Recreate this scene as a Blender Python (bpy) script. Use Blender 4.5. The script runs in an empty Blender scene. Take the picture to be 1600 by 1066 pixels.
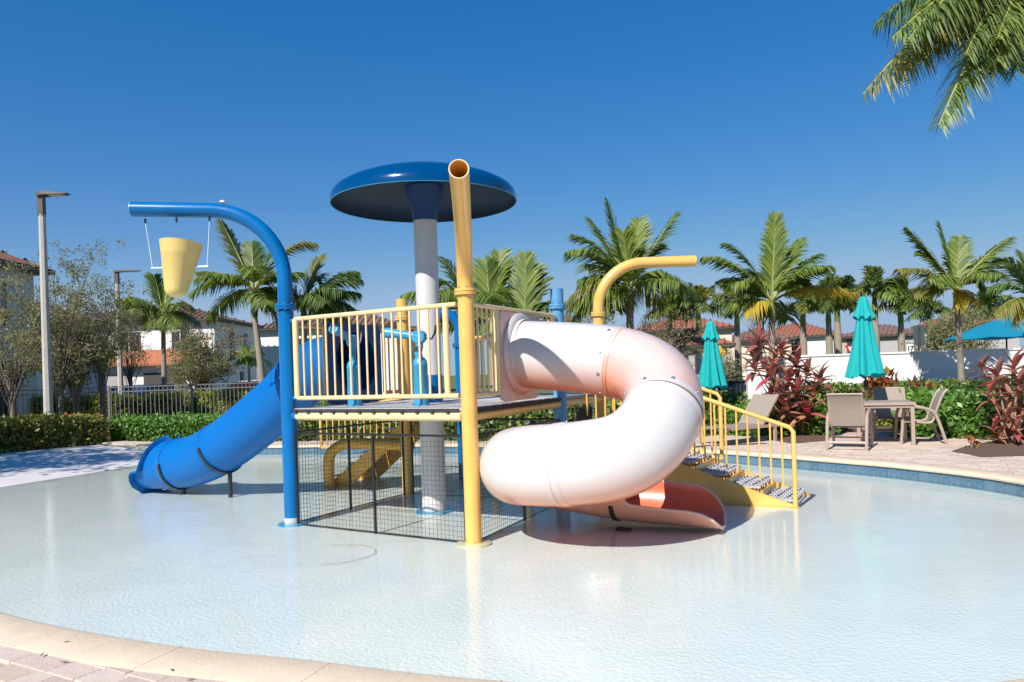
import bpy, bmesh, math, random
import numpy as np
from mathutils import Vector, Matrix
from mathutils.geometry import tessellate_polygon
R = math.radians
random.seed(7); rng = np.random.default_rng(7)
S = bpy.context.scene
COL = S.collection

# ------------------------------------------------------------------ camera
F = 1180.0; ROLL = 0.033; CAMZ = 1.6
cam_d = bpy.data.cameras.new('camera'); cam = bpy.data.objects.new('camera', cam_d); COL.objects.link(cam)
cam.location = (0, 0, CAMZ); cam.rotation_euler = (R(90), ROLL, 0)
cam_d.sensor_width = 36; cam_d.lens = 36*F/1600; cam_d.shift_y = 49/1600; cam_d.shift_x = -1.6/1600*0
cam_d.clip_start = 0.05; cam_d.clip_end = 3000
S.camera = cam
# ------------------------------------------------------------------ light
AZ = 33.0; EL = 41.0
SKL = (1.58, 2.25, 3.15)
SKT = (1.03, 0.89, 1.03)
SKG, SKS, SKB = 0.62, 1.85, 0.15
W = bpy.data.worlds.new('World'); S.world = W; W.use_nodes = True
nt = W.node_tree; bg = nt.nodes['Background']
sky = nt.nodes.new('ShaderNodeTexSky'); sky.sky_type = 'NISHITA'; sky.sun_disc = False
sky.sun_elevation = R(EL); sky.sun_rotation = R(180+AZ)
sky.air_density = 1.0; sky.dust_density = 0.0; sky.ozone_density = 2.5; sky.altitude = 1000
gm = nt.nodes.new('ShaderNodeGamma'); gm.inputs[1].default_value = SKG
hs_ = nt.nodes.new('ShaderNodeHueSaturation'); hs_.inputs['Saturation'].default_value = SKS; hs_.inputs['Hue'].default_value = 0.5
nt.links.new(sky.outputs[0], gm.inputs[0]); nt.links.new(gm.outputs[0], hs_.inputs['Color']); 
tn = nt.nodes.new('ShaderNodeMix'); tn.data_type = 'RGBA'; tn.blend_type = 'MULTIPLY'; tn.inputs[0].default_value = 1; tn.inputs[7].default_value = (*SKT, 1)
nt.links.new(hs_.outputs[0], tn.inputs[6])
sp_ = nt.nodes.new('ShaderNodeSeparateColor'); cb_ = nt.nodes.new('ShaderNodeCombineColor'); nt.links.new(tn.outputs[2], sp_.inputs[0])
for k_, lim_ in enumerate(SKL):          # soft shoulder: keeps the horizon band from burning out
    sm_ = nt.nodes.new('ShaderNodeMath'); sm_.operation = 'SMOOTH_MIN'; nt.links.new(sp_.outputs[k_], sm_.inputs[0]); sm_.inputs[1].default_value = lim_; sm_.inputs[2].default_value = lim_*.35; nt.links.new(sm_.outputs[0], cb_.inputs[k_])
nt.links.new(cb_.outputs[0], bg.inputs[0]); bg.inputs[1].default_value = SKB
sd = bpy.data.lights.new('sun', 'SUN'); sd.energy = 4.4; sd.angle = R(0.53); sd.color = (1, 0.95, 0.87)
sun = bpy.data.objects.new('sun', sd); COL.objects.link(sun)
LD = Vector((math.sin(R(AZ))*math.cos(R(EL)), math.cos(R(AZ))*math.cos(R(EL)), -math.sin(R(EL))))
sun.rotation_euler = LD.to_track_quat('-Z', 'Y').to_euler(); sun.location = (-20, -25, 30)
S.view_settings.view_transform = 'Standard'; S.view_settings.look = 'None'
S.view_settings.gamma = 1; S.view_settings.use_curve_mapping = False; S.view_settings.exposure = 0.55
S.cycles.max_bounces = 8; S.cycles.transparent_max_bounces = 12; S.cycles.glossy_bounces = 3
S.cycles.diffuse_bounces = 4; S.cycles.transmission_bounces = 4

# ------------------------------------------------------------------ pixel <-> place (survey of the photograph)
cr, sr = math.cos(ROLL), math.sin(ROLL)
def uv(px, py):
    dx, dy = px-801.6, py-582
    return dx*cr-dy*sr, dx*sr+dy*cr
def PX(px, py, Y):
    u, v = uv(px, py); return Vector((u/F*Y, Y, CAMZ-v/F*Y))
def GP(px, py, z=0.15):
    u, v = uv(px, py); Y = (CAMZ-z)*F/v; return Vector((u/F*Y, Y, z))

# ------------------------------------------------------------------ materials
MATS = {}
def mat(name, col, rough=0.5, metal=0, var=0.0, vs=6.0, bump=0.0, bs=40.0, col2=None, rnd=None, transl=None, coat=0, spec=None, stretch=None, island=None):
    if name in MATS: return MATS[name]
    m = bpy.data.materials.new(name); m.use_nodes = True; t = m.node_tree; N = t.nodes; L = t.links
    b = N['Principled BSDF']; b.inputs['Roughness'].default_value = rough; b.inputs['Metallic'].default_value = metal
    if coat: b.inputs['Coat Weight'].default_value = coat; b.inputs['Coat Roughness'].default_value = 0.08
    if spec is not None: b.inputs['Specular IOR Level'].default_value = spec
    tc = N.new('ShaderNodeTexCoord'); vec = tc.outputs['Object']
    if stretch:
        mp = N.new('ShaderNodeMapping'); mp.inputs['Scale'].default_value = stretch; L.new(vec, mp.inputs[0]); vec = mp.outputs[0]
    c = None
    rgb = N.new('ShaderNodeRGB'); rgb.outputs[0].default_value = (*col, 1); c = rgb.outputs[0]
    if rnd or island:
        cols = rnd or island
        if rnd:
            oi = N.new('ShaderNodeObjectInfo'); src = oi.outputs['Random']
        else:
            ge = N.new('ShaderNodeNewGeometry'); src = ge.outputs['Random Per Island']
        rp = N.new('ShaderNodeValToRGB'); L.new(src, rp.inputs[0])
        el = rp.color_ramp.elements
        while len(el) < len(cols): el.new(0.5)
        for i, cc in enumerate(cols):
            el[i].position = i/(len(cols)-1); el[i].color = (*cc, 1)
        c = rp.outputs[0]
    if var or col2:
        nz = N.new('ShaderNodeTexNoise'); nz.inputs['Scale'].default_value = vs; nz.inputs['Detail'].default_value = 6
        nz.inputs['Roughness'].default_value = 0.65; L.new(vec, nz.inputs['Vector'])
        mr = N.new('ShaderNodeMapRange'); mr.inputs[1].default_value = 0.32; mr.inputs[2].default_value = 0.68; L.new(nz.outputs[0], mr.inputs[0])
        mx = N.new('ShaderNodeMix'); mx.data_type = 'RGBA'; L.new(c, mx.inputs[6])
        if col2:
            mx.inputs[7].default_value = (*col2, 1)
            L.new(mr.outputs[0], mx.inputs[0])
        else:
            mr.inputs[3].default_value = 0; mr.inputs[4].default_value = 1
            L.new(mr.outputs[0], mx.inputs[0])
            hs = N.new('ShaderNodeHueSaturation'); hs.inputs['Value'].default_value = 1-var; hs.inputs['Saturation'].default_value = 1+var*0.3
            L.new(c, hs.inputs['Color']); L.new(hs.outputs[0], mx.inputs[7])
        c = mx.outputs[2]
    L.new(c, b.inputs['Base Color'])
    if bump:
        n2 = N.new('ShaderNodeTexNoise'); n2.inputs['Scale'].default_value = bs; n2.inputs['Detail'].default_value = 4; L.new(vec, n2.inputs['Vector'])
        bp = N.new('ShaderNodeBump'); bp.inputs['Strength'].default_value = bump; bp.inputs['Distance'].default_value = 0.02
        L.new(n2.outputs[0], bp.inputs['Height']); L.new(bp.outputs[0], b.inputs['Normal'])
    if transl:
        out = N['Material Output']; tr = N.new('ShaderNodeBsdfTranslucent'); ms = N.new('ShaderNodeMixShader')
        hs = N.new('ShaderNodeHueSaturation'); hs.inputs['Value'].default_value = 1.5; hs.inputs['Saturation'].default_value = 1.1
        L.new(c, hs.inputs['Color']); L.new(hs.outputs[0], tr.inputs[0])
        ms.inputs[0].default_value = transl; L.new(b.outputs[0], ms.inputs[1]); L.new(tr.outputs[0], ms.inputs[2]); L.new(ms.outputs[0], out.inputs[0])
    MATS[name] = m; return m

M_yel = mat('yellow_paint', (0.82, 0.475, 0.13), 0.36, var=0.12, vs=3, bump=0.02, coat=0.3)
M_yelp = mat('faded_yellow_paint', (0.84, 0.62, 0.33), 0.4, var=0.10, vs=5, bump=0.02)
M_yeld = mat('yellow_fibreglass', (0.70, 0.38, 0.05), 0.5, var=0.15, vs=5)
M_blue = mat('blue_paint', (0.0, 0.14, 0.40), 0.3, var=0.18, vs=2.5, spec=0.35)
M_slide = mat('blue_slide_plastic', (0.0, 0.125, 0.41), 0.42, var=0.08, vs=1.5, spec=0.25)
M_navy = mat('navy_plastic', (0.006, 0.055, 0.20), 0.4, var=0.1)
M_lblue = mat('light_blue_paint', (0.05, 0.32, 0.55), 0.35, var=0.12, vs=8)
M_cblue = mat('chalky_blue_paint', (0.12, 0.34, 0.58), 0.5, var=0.2, vs=4)
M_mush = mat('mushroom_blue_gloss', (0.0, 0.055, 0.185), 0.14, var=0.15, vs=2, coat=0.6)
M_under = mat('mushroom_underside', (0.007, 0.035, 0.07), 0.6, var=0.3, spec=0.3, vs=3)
M_whcol = mat('column_white_paint', (0.62, 0.60, 0.60), 0.4, var=0.12, vs=3, stretch=(1, 1, 0.3))
M_white = mat('white_plastic', (0.75, 0.74, 0.72), 0.4)
M_black = mat('black_metal', (0.012, 0.013, 0.015), 0.4)
M_rub = mat('dark_strap', (0.02, 0.025, 0.03), 0.45, var=0.2)
M_steel = mat('steel', (0.45, 0.46, 0.47), 0.3, metal=1)
M_deckp = mat('grey_deck_board', (0.52, 0.50, 0.50), 0.7, var=0.2, vs=12, bump=0.1)
M_dark = mat('dark_rubber_edge', (0.03, 0.03, 0.035), 0.6)
M_bucket = mat('yellow_bucket_plastic', (0.76, 0.56, 0.20), 0.4, var=0.06, vs=3)
M_teal = mat('teal_canvas', (0.015, 0.46, 0.47), 0.8, var=0.12, vs=6, transl=0.25)
M_teal2 = mat('teal_canvas_dark', (0.0, 0.25, 0.40), 0.8, var=0.15, vs=6, transl=0.2)
M_beige = mat('taupe_metal', (0.40, 0.31, 0.25), 0.45, var=0.1)
M_sling = mat('sling_mesh', (0.36, 0.30, 0.25), 0.8, var=0.12, vs=30, transl=0.12)
M_fence = mat('dark_shaded_fence_metal', (0.012, 0.012, 0.013), 0.45)  # shade on the left fence run is put into this near-black colour
M_fence2 = mat('sunlit_grey_fence_metal', (0.20, 0.185, 0.18), 0.5)  # lighter copy for the same fence, carrying its sunlit tone
M_conc = mat('lamp_concrete', (0.50, 0.47, 0.41), 0.8, var=0.18, vs=5, bump=0.1)
M_lamph = mat('lamp_head_bronze', (0.09, 0.075, 0.065), 0.5)
M_wallw = mat('white_stucco', (0.84, 0.82, 0.79), 0.85, var=0.07, vs=1.5, bump=0.15, bs=60)
M_stw = mat('house_white_stucco', (0.74, 0.73, 0.71), 0.9, var=0.08, vs=0.6)
M_stg = mat('house_grey_stucco', (0.42, 0.39, 0.38), 0.9, var=0.08, vs=0.6)
M_stc = mat('house_cream_stucco', (0.72, 0.60, 0.48), 0.9, var=0.08, vs=0.6)
M_trim = mat('dark_trim', (0.06, 0.05, 0.045), 0.6)
M_roofr = mat('red_clay_tile', (0.36, 0.12, 0.065), 0.85, col2=(0.22, 0.085, 0.055), vs=2.2)
M_roofb = mat('brown_clay_tile', (0.22, 0.12, 0.085), 0.85, col2=(0.13, 0.08, 0.065), vs=2.2)
M_glass = mat('window_glass', (0.03, 0.04, 0.05), 0.08, spec=0.8)
M_mulch = mat('mulch', (0.20, 0.115, 0.08), 0.95, col2=(0.08, 0.045, 0.03), vs=45, bump=1.0, bs=60)
M_grass = mat('lawn', (0.07, 0.13, 0.03), 0.95, col2=(0.12, 0.15, 0.05), vs=1.2, bump=0.5, bs=30)
M_asph = mat('asphalt', (0.055, 0.055, 0.058), 0.9, var=0.2, vs=3, bump=0.2, bs=60)
M_side = mat('sidewalk_concrete', (0.42, 0.38, 0.34), 0.9, var=0.12, vs=2, bump=0.1)
M_joint = mat('paver_joint_sand', (0.48, 0.38, 0.31), 0.95, var=0.25, vs=6)
M_paver = mat('paver', (0.5, 0.4, 0.33), 0.88, var=0.14, vs=14, bump=0.25, bs=70, rnd=[(0.58, 0.45, 0.36), (0.64, 0.51, 0.42), (0.69, 0.57, 0.47), (0.66, 0.51, 0.43), (0.54, 0.41, 0.34)])
M_paver_i = mat('paver_far', (0.5, 0.4, 0.33), 0.88, var=0.14, vs=14, bump=0.25, bs=70, island=[(0.58, 0.45, 0.36), (0.64, 0.51, 0.42), (0.69, 0.57, 0.47), (0.66, 0.51, 0.43), (0.54, 0.41, 0.34)])
M_cope = mat('coping_stone', (0.70, 0.56, 0.41), 0.85, var=0.10, vs=7, bump=0.2, bs=50)
M_tile = mat('pool_tile', (0.03, 0.14, 0.26), 0.25, col2=(0.11, 0.19, 0.25), vs=26, rnd=[(0.03, 0.08, 0.15), (0.05, 0.12, 0.19), (0.10, 0.17, 0.23), (0.035, 0.10, 0.19), (0.08, 0.15, 0.20)])
M_grout = mat('pool_plaster_wall', (0.45, 0.55, 0.56), 0.8, var=0.1)
M_floor = mat('pool_floor_plaster', (0.73, 0.735, 0.70), 0.85, col2=(0.66, 0.685, 0.65), vs=1.3, bump=0.5, bs=34)
M_bark = mat('bark', (0.22, 0.18, 0.14), 0.9, var=0.35, vs=14, bump=0.6, bs=30)
M_palmt = mat('palm_trunk', (0.34, 0.28, 0.22), 0.85, var=0.3, vs=9, bump=0.3, bs=30, stretch=(1, 1, 5))
M_shaft = mat('palm_crownshaft', (0.16, 0.20, 0.05), 0.5, var=0.3, vs=4)
GR = [(0.045, 0.09, 0.015), (0.08, 0.14, 0.02), (0.13, 0.19, 0.035), (0.06, 0.11, 0.02)]
M_frond = mat('palm_leaflets', GR[0], 0.52, island=[(0.07, 0.13, 0.025), (0.15, 0.21, 0.035), (0.27, 0.32, 0.06), (0.11, 0.18, 0.03)], transl=0.35)
M_frondD = mat('dark_palm_leaflets', GR[0], 0.42, island=[(0.055, 0.11, 0.03), (0.11, 0.17, 0.04), (0.19, 0.25, 0.06), (0.08, 0.14, 0.035)], transl=0.34)
M_frondY = mat('yellowing_palm_leaflets', GR[0], 0.45, island=[(0.50, 0.36, 0.03), (0.40, 0.34, 0.04), (0.60, 0.38, 0.04), (0.25, 0.28, 0.04)], transl=0.3)
M_frondO = mat('olive_palm_leaflets', GR[0], 0.45, island=[(0.16, 0.16, 0.03), (0.25, 0.23, 0.05), (0.13, 0.17, 0.03), (0.32, 0.26, 0.06)], transl=0.3)
M_rach = mat('palm_rachis', (0.26, 0.28, 0.08), 0.5)
M_leafo = mat('olive_tree_leaves', GR[0], 0.6, island=[(0.15, 0.165, 0.07), (0.22, 0.225, 0.105), (0.30, 0.29, 0.14), (0.19, 0.165, 0.085)], transl=0.38)
M_leafb = mat('dry_tree_leaves', GR[0], 0.6, island=[(0.20, 0.13, 0.06), (0.26, 0.18, 0.09), (0.15, 0.14, 0.06), (0.16, 0.10, 0.055)], transl=0.25)
M_leafg = mat('hedge_leaves', GR[0], 0.42, island=[(0.05, 0.11, 0.02), (0.11, 0.19, 0.035), (0.22, 0.28, 0.06), (0.08, 0.14, 0.03)], transl=0.2)
M_leafy = mat('lime_hedge_leaves', GR[0], 0.45, island=[(0.14, 0.18, 0.03), (0.26, 0.30, 0.05), (0.40, 0.39, 0.07), (0.10, 0.15, 0.03)], transl=0.25)
M_leafi = mat('ixora_leaves', GR[0], 0.42, island=[(0.09, 0.12, 0.02), (0.17, 0.18, 0.03), (0.30, 0.27, 0.045), (0.11, 0.13, 0.02)], transl=0.18)
M_leafs = mat('glossy_shrub_leaves', GR[0], 0.45, island=[(0.06, 0.15, 0.02), (0.11, 0.25, 0.035), (0.19, 0.33, 0.06), (0.08, 0.18, 0.03)], transl=0.22)
M_croton = mat('croton_leaves', GR[0], 0.4, island=[(0.30, 0.02, 0.02), (0.40, 0.12, 0.03), (0.10, 0.02, 0.02), (0.35, 0.25, 0.04)], transl=0.2)
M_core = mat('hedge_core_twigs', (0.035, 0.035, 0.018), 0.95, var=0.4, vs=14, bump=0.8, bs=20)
M_flow = mat('orange_flowers', (0.75, 0.13, 0.04), 0.6, var=0.2, transl=0.2)
M_ti = mat('ti_leaves', (0.25, 0.05, 0.05), 0.36, var=0.25, vs=10, rnd=[(0.20, 0.07, 0.08), (0.38, 0.19, 0.14), (0.46, 0.24, 0.13), (0.60, 0.09, 0.14), (0.52, 0.30, 0.18), (0.30, 0.13, 0.10), (0.32, 0.10, 0.12), (0.56, 0.36, 0.22)], transl=0.25)
M_tistem = mat('ti_stems', (0.36, 0.27, 0.18), 0.85, var=0.3, vs=20)
M_carw = mat('white_car_paint', (0.75, 0.75, 0.76), 0.25, coat=0.6)
M_carr = mat('red_car_paint', (0.45, 0.01, 0.015), 0.25, coat=0.6)
M_card = mat('grey_car_paint', (0.10, 0.10, 0.11), 0.25, coat=0.6)
M_tyre = mat('tyre_rubber', (0.02, 0.02, 0.02), 0.8)
M_red = mat('sign_red', (0.6, 0.02, 0.02), 0.5)
M_signw = mat('sign_white', (0.8, 0.8, 0.8), 0.5)
M_signg = mat('sign_back_grey_green', (0.09, 0.14, 0.14), 0.4, metal=0.3, var=0.2)
M_signy = mat('sign_yellow', (0.8, 0.42, 0.02), 0.5)
M_fence_shade = mat('navy_fence_shade', (0.012, 0.025, 0.06), 0.8, var=0.2)  # navy colour stands in for shade at the fence

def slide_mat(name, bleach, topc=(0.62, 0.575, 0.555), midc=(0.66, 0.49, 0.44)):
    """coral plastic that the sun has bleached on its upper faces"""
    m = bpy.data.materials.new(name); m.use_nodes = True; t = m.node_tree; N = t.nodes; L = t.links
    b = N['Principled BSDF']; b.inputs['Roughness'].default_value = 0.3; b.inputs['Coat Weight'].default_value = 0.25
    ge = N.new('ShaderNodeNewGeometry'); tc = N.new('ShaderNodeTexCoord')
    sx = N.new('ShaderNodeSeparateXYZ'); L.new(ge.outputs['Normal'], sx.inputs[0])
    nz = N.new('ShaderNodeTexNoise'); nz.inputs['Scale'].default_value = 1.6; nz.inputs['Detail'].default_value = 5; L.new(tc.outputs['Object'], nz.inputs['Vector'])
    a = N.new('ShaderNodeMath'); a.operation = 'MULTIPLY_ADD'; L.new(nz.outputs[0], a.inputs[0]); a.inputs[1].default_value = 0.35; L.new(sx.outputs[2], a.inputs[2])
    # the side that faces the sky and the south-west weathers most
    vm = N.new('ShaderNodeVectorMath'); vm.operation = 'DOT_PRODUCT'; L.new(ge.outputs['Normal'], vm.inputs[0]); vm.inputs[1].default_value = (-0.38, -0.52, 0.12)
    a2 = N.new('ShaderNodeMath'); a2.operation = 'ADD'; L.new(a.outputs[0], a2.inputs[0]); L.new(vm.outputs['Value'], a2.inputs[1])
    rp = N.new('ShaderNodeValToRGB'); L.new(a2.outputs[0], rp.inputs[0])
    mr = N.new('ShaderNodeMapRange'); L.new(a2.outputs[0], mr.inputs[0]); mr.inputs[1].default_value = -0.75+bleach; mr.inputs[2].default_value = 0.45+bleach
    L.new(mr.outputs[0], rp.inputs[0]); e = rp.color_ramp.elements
    e[0].position = 0; e[0].color = (0.76, 0.24, 0.12, 1); e[1].position = 1; e[1].color = (*topc, 1)  # orange end: unbleached plastic plus reflected orange light painted in
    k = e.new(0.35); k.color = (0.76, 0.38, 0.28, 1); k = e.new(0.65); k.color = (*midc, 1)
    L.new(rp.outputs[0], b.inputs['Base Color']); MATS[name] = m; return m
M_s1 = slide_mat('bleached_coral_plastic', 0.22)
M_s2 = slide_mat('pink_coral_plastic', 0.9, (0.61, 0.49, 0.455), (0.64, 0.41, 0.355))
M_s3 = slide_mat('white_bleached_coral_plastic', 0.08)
M_s4 = mat('salmon_trough_plastic', (0.72, 0.34, 0.23), 0.35, var=0.1, vs=2, coat=0.2)
M_s5 = mat('red_orange_plastic', (0.78, 0.17, 0.09), 0.3, var=0.12, vs=2, coat=0.3)
M_rim = mat('pale_salmon_rim', (0.66, 0.42, 0.34), 0.45, var=0.1)

# ------------------------------------------------------------------ scene helpers
ORG = {}
def tag(o, label=None, cat=None, group=None, kind=None):
    if label: o['label'] = label
    if cat: o['category'] = cat
    if group: o['group'] = group
    if kind: o['kind'] = kind
    return o
def thing(name, label, cat, loc=(0, 0, 0), rz=0, group=None):
    o = bpy.data.objects.new(name, None); COL.objects.link(o); o.location = loc; o.rotation_euler = (0, 0, rz)
    o.empty_display_size = 0.2; ORG[o.name] = Vector(loc) if rz == 0 else Vector((0, 0, 0)); return tag(o, label, cat, group)
def copy_tree(o, parent=None):
    c = o.copy(); COL.objects.link(c)
    if parent: c.parent = parent
    for ch in list(o.children): copy_tree(ch, c)
    return c
def inst(name, me, parent, loc=(0, 0, 0), rot=(0, 0, 0), sc=None, kind=None):
    o = bpy.data.objects.new(name, me); COL.objects.link(o); o.parent = parent; o.location = loc; o.rotation_euler = rot
    if sc: o.scale = sc
    if kind: o['kind'] = kind
    return o
class MB:
    def __init__(s): s.v = []; s.f = []
    def add(s, vs, fs):
        n = len(s.v); s.v += [tuple(v) for v in vs]; s.f += [tuple(i+n for i in f) for f in fs]; return s
    def box(s, c, d, rz=0, M=None):
        x, y, z = d[0]/2, d[1]/2, d[2]/2; c = Vector(c)
        vs = [Vector((a*x, b*y, e*z)) for e in (-1, 1) for b in (-1, 1) for a in (-1, 1)]
        m = M if M else Matrix.Rotation(rz, 3, 'Z')
        return s.add([c+m@v for v in vs], [(0, 2, 3, 1), (4, 5, 7, 6), (0, 1, 5, 4), (2, 6, 7, 3), (0, 4, 6, 2), (1, 3, 7, 5)])
    def tube(s, pts, r, n=12, cap=True, r2=None):
        pts = [Vector(p) for p in pts]; m = len(pts); base = len(s.v)
        t0 = (pts[1]-pts[0]).normalized(); u = t0.orthogonal().normalized()
        if abs(t0.z) < 0.9: u = (Vector((0, 0, 1))-t0*t0.z).normalized()
        for i, p in enumerate(pts):
            t = (pts[min(i+1, m-1)]-pts[max(i-1, 0)]).normalized()
            u = (u-t*u.dot(t)).normalized(); w = t.cross(u)
            rr = r[i] if isinstance(r, (list, tuple)) else (r if r2 is None else r+(r2-r)*i/(m-1))
            for k in range(n):
                a = 2*math.pi*k/n; s.v.append(tuple(p+(u*math.cos(a)+w*math.sin(a))*rr))
        for i in range(m-1):
            for k in range(n):
                a = base+i*n+k; b = base+i*n+(k+1) % n; s.f.append((a, b, b+n, a+n))
        if cap:
            s.f.append(tuple(base+k for k in reversed(range(n)))); s.f.append(tuple(base+(m-1)*n+k for k in range(n)))
        return s
    def lathe(s, prof, c=(0, 0, 0), n=32, mod=None, close=False):
        base = len(s.v); m = len(prof)
        for j, (r, z) in enumerate(prof):
            for k in range(n):
                a = 2*math.pi*k/n; rr = r*(mod(a, j) if mod else 1); s.v.append((c[0]+rr*math.cos(a), c[1]+rr*math.sin(a), c[2]+z))
        for j in range(m-1):
            for k in range(n):
                a = base+j*n+k; b = base+j*n+(k+1) % n; s.f.append((a, b, b+n, a+n))
        if prof[0][0] > 1e-4 and close: s.f.append(tuple(base+k for k in reversed(range(n))))
        if prof[-1][0] > 1e-4 and close: s.f.append(tuple(base+(m-1)*n+k for k in range(n)))
        return s
    def prism(s, poly, z0, z1):
        n = len(poly); vs = [(p[0], p[1], z0) for p in poly]+[(p[0], p[1], z1) for p in poly]
        fs = [tuple(reversed(range(n))), tuple(range(n, 2*n))]+[(i, (i+1) % n, n+(i+1) % n, n+i) for i in range(n)]
        return s.add(vs, fs)
    def mesh(s, name, m, smooth=None, off=Vector((0, 0, 0))):
        me = bpy.data.meshes.new(name); vs = [(v[0]-off[0], v[1]-off[1], v[2]-off[2]) for v in s.v] if off.length else s.v
        me.from_pydata(vs, [], s.f)
        if m: me.materials.append(m)
        if smooth is not None:
            me.polygons.foreach_set('use_smooth', [True]*len(me.polygons))
            if smooth < 3: me.set_sharp_from_angle(angle=smooth)
        me.update(); return me
    def build(s, name, m, parent=None, smooth=R(40), kind=None, label=None, cat=None, group=None):
        root = parent
        while root is not None and root.parent: root = root.parent
        off = ORG.get(root.name, Vector((0, 0, 0))) if root else Vector((0, 0, 0))
        o = bpy.data.objects.new(name, s.mesh(name, m, smooth, off)); COL.objects.link(o)
        if parent: o.parent = parent
        return tag(o, label, cat, group, kind)
def npmesh(name, V, Q, m, smooth=False):
    me = bpy.data.meshes.new(name); k = Q.shape[1]; n = len(Q)
    me.vertices.add(len(V)); me.vertices.foreach_set('co', V.astype(np.float32).ravel())
    me.loops.add(n*k); me.loops.foreach_set('vertex_index', Q.astype(np.int32).ravel())
    me.polygons.add(n); me.polygons.foreach_set('loop_start', np.arange(0, n*k, k, dtype=np.int32))
    me.update(calc_edges=True); me.materials.append(m); return me
def leafcloud(P, size, m, name, up=0.3, asp=0.5, offs=None):
    """P (N,3) leaf positions -> one mesh of folded diamond leaves"""
    N = len(P); d = rng.normal(size=(N, 3)); d[:, 2] += up; d /= np.linalg.norm(d, axis=1)[:, None]
    a = rng.normal(size=(N, 3)); s_ = np.cross(d, a); s_ /= np.linalg.norm(s_, axis=1)[:, None]
    L = size*(0.6+0.8*rng.random(N))[:, None]; n = np.cross(d, s_)
    V = np.empty((N, 4, 3)); V[:, 0] = P; V[:, 1] = P+d*L*0.5+s_*L*asp*0.5+n*L*0.08; V[:, 2] = P+d*L; V[:, 3] = P+d*L*0.5-s_*L*asp*0.5+n*L*0.08
    V = V.reshape(-1, 3)
    if offs is not None: V = V-np.array(offs)
    return npmesh(name, V, np.arange(4*N).reshape(-1, 4), m)
def catmull(P, k=8):
    P = [Vector(p) for p in P]; out = []
    for i in range(len(P)-1):
        a = P[max(i-1, 0)]; b = P[i]; c = P[i+1]; d = P[min(i+2, len(P)-1)]
        for j in range(k):
            t = j/k; out.append(0.5*((2*b)+(c-a)*t+(2*a-5*b+4*c-d)*t*t+(3*b-a-3*c+d)*t**3))
    out.append(P[-1]); return out
def struct(name, mb, m, smooth=R(40), label=None): return mb.build(name, m, None, smooth, 'structure', label)
def poly_sheet(name, outer, holes, z, m, kind='structure'):
    loops = [[Vector((p[0], p[1], 0)) for p in outer]]+[[Vector((p[0], p[1], 0)) for p in h] for h in holes]
    tri = tessellate_polygon(loops); vs = [p for l in loops for p in l]
    b = MB(); b.add([(p.x, p.y, z) for p in vs], [])
    for t in tri:
        a, c, d = [vs[i] for i in t]
        b.f.append(tuple(t) if (c-a).cross(d-a).z > 0 else tuple(reversed(t)))
    return b.build(name, m, None, None, kind)

# ------------------------------------------------------------------ ground, pool, deck
pool_pts = [(-9.5, 9.0), (-7, 7.3), (-5, 5.95), (-3.3, 4.79), (-2.07, 4.16), (-1.02, 3.79), (-.36, 3.55), (.6, 3.31), (1.4, 3.23), (2.4, 3.36), (3.5, 3.9), (4.9, 5.2), (5.75, 7.0), (5.81, 8.66), (5.35, 10.0), (4.65, 11.1), (3.5, 12.55), (2.7, 13.2), (1.0, 14.3), (-1.4, 15.45), (-4.7, 16.35), (-6.5, 16.85), (-8.4, 17.3)]
edge = [Vector((p.x, p.y)) for p in catmull([(a, b, 0) for a, b in pool_pts], 8)]
beach = [(-9.6, 18.3), (-11.2, 19.4), (-12.6, 18.0), (-14.5, 15.0), (-14.2, 11.5), (-12, 9.6)]
outline = edge+[Vector(p) for p in beach]
def offset(poly, d, closed=False):
    out = []; n = len(poly)
    for i, p in enumerate(poly):
        a = poly[(i-1) % n] if closed or i > 0 else p; b = poly[(i+1) % n] if closed or i < n-1 else p
        t = (b-a).normalized(); out.append(p+Vector((t.y, -t.x))*d)
    return out
COPE = 0.30
deck_hole = offset(edge, COPE)+[Vector(p) for p in beach]
deck_outer = [Vector(p) for p in [(-30, -8), (30, -8), (30, 12.5), (16, 13.6), (10.2, 13.6), (8.0, 14.6), (6.2, 15.6), (4.2, 16.6), (-5, 17.6), (-8.2, 18.6), (-11.8, 20.2), (-13.5, 18.6), (-16, 15.5), (-30, 12)]]
poly_sheet('deck_ground', deck_outer, [deck_hole], 0.150, M_joint)
BIG = 900
gs = poly_sheet('ground', [Vector((-BIG, -BIG)), Vector((BIG, -BIG)), Vector((BIG, BIG)), Vector((-BIG, BIG))], [deck_outer], 0.12, M_grass)
# planting beds of dark mulch
bed = [Vector(p) for p in [(30, 12.5), (16, 13.6), (10.2, 13.6), (8.0, 14.6), (6.2, 15.6), (4.2, 16.6), (-5, 17.6), (-8.2, 18.6), (-11.8, 20.2), (-13.5, 18.6), (-16, 15.5), (-20, 14.4), (-20, 19.5), (-14, 23.5), (-5, 22), (6, 21), (10, 26), (16, 22), (30, 18)]]
poly_sheet('mulch_bed', bed, [], 0.128, M_mulch)
poly_sheet('water', outline, [], 0.0, None)
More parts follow.
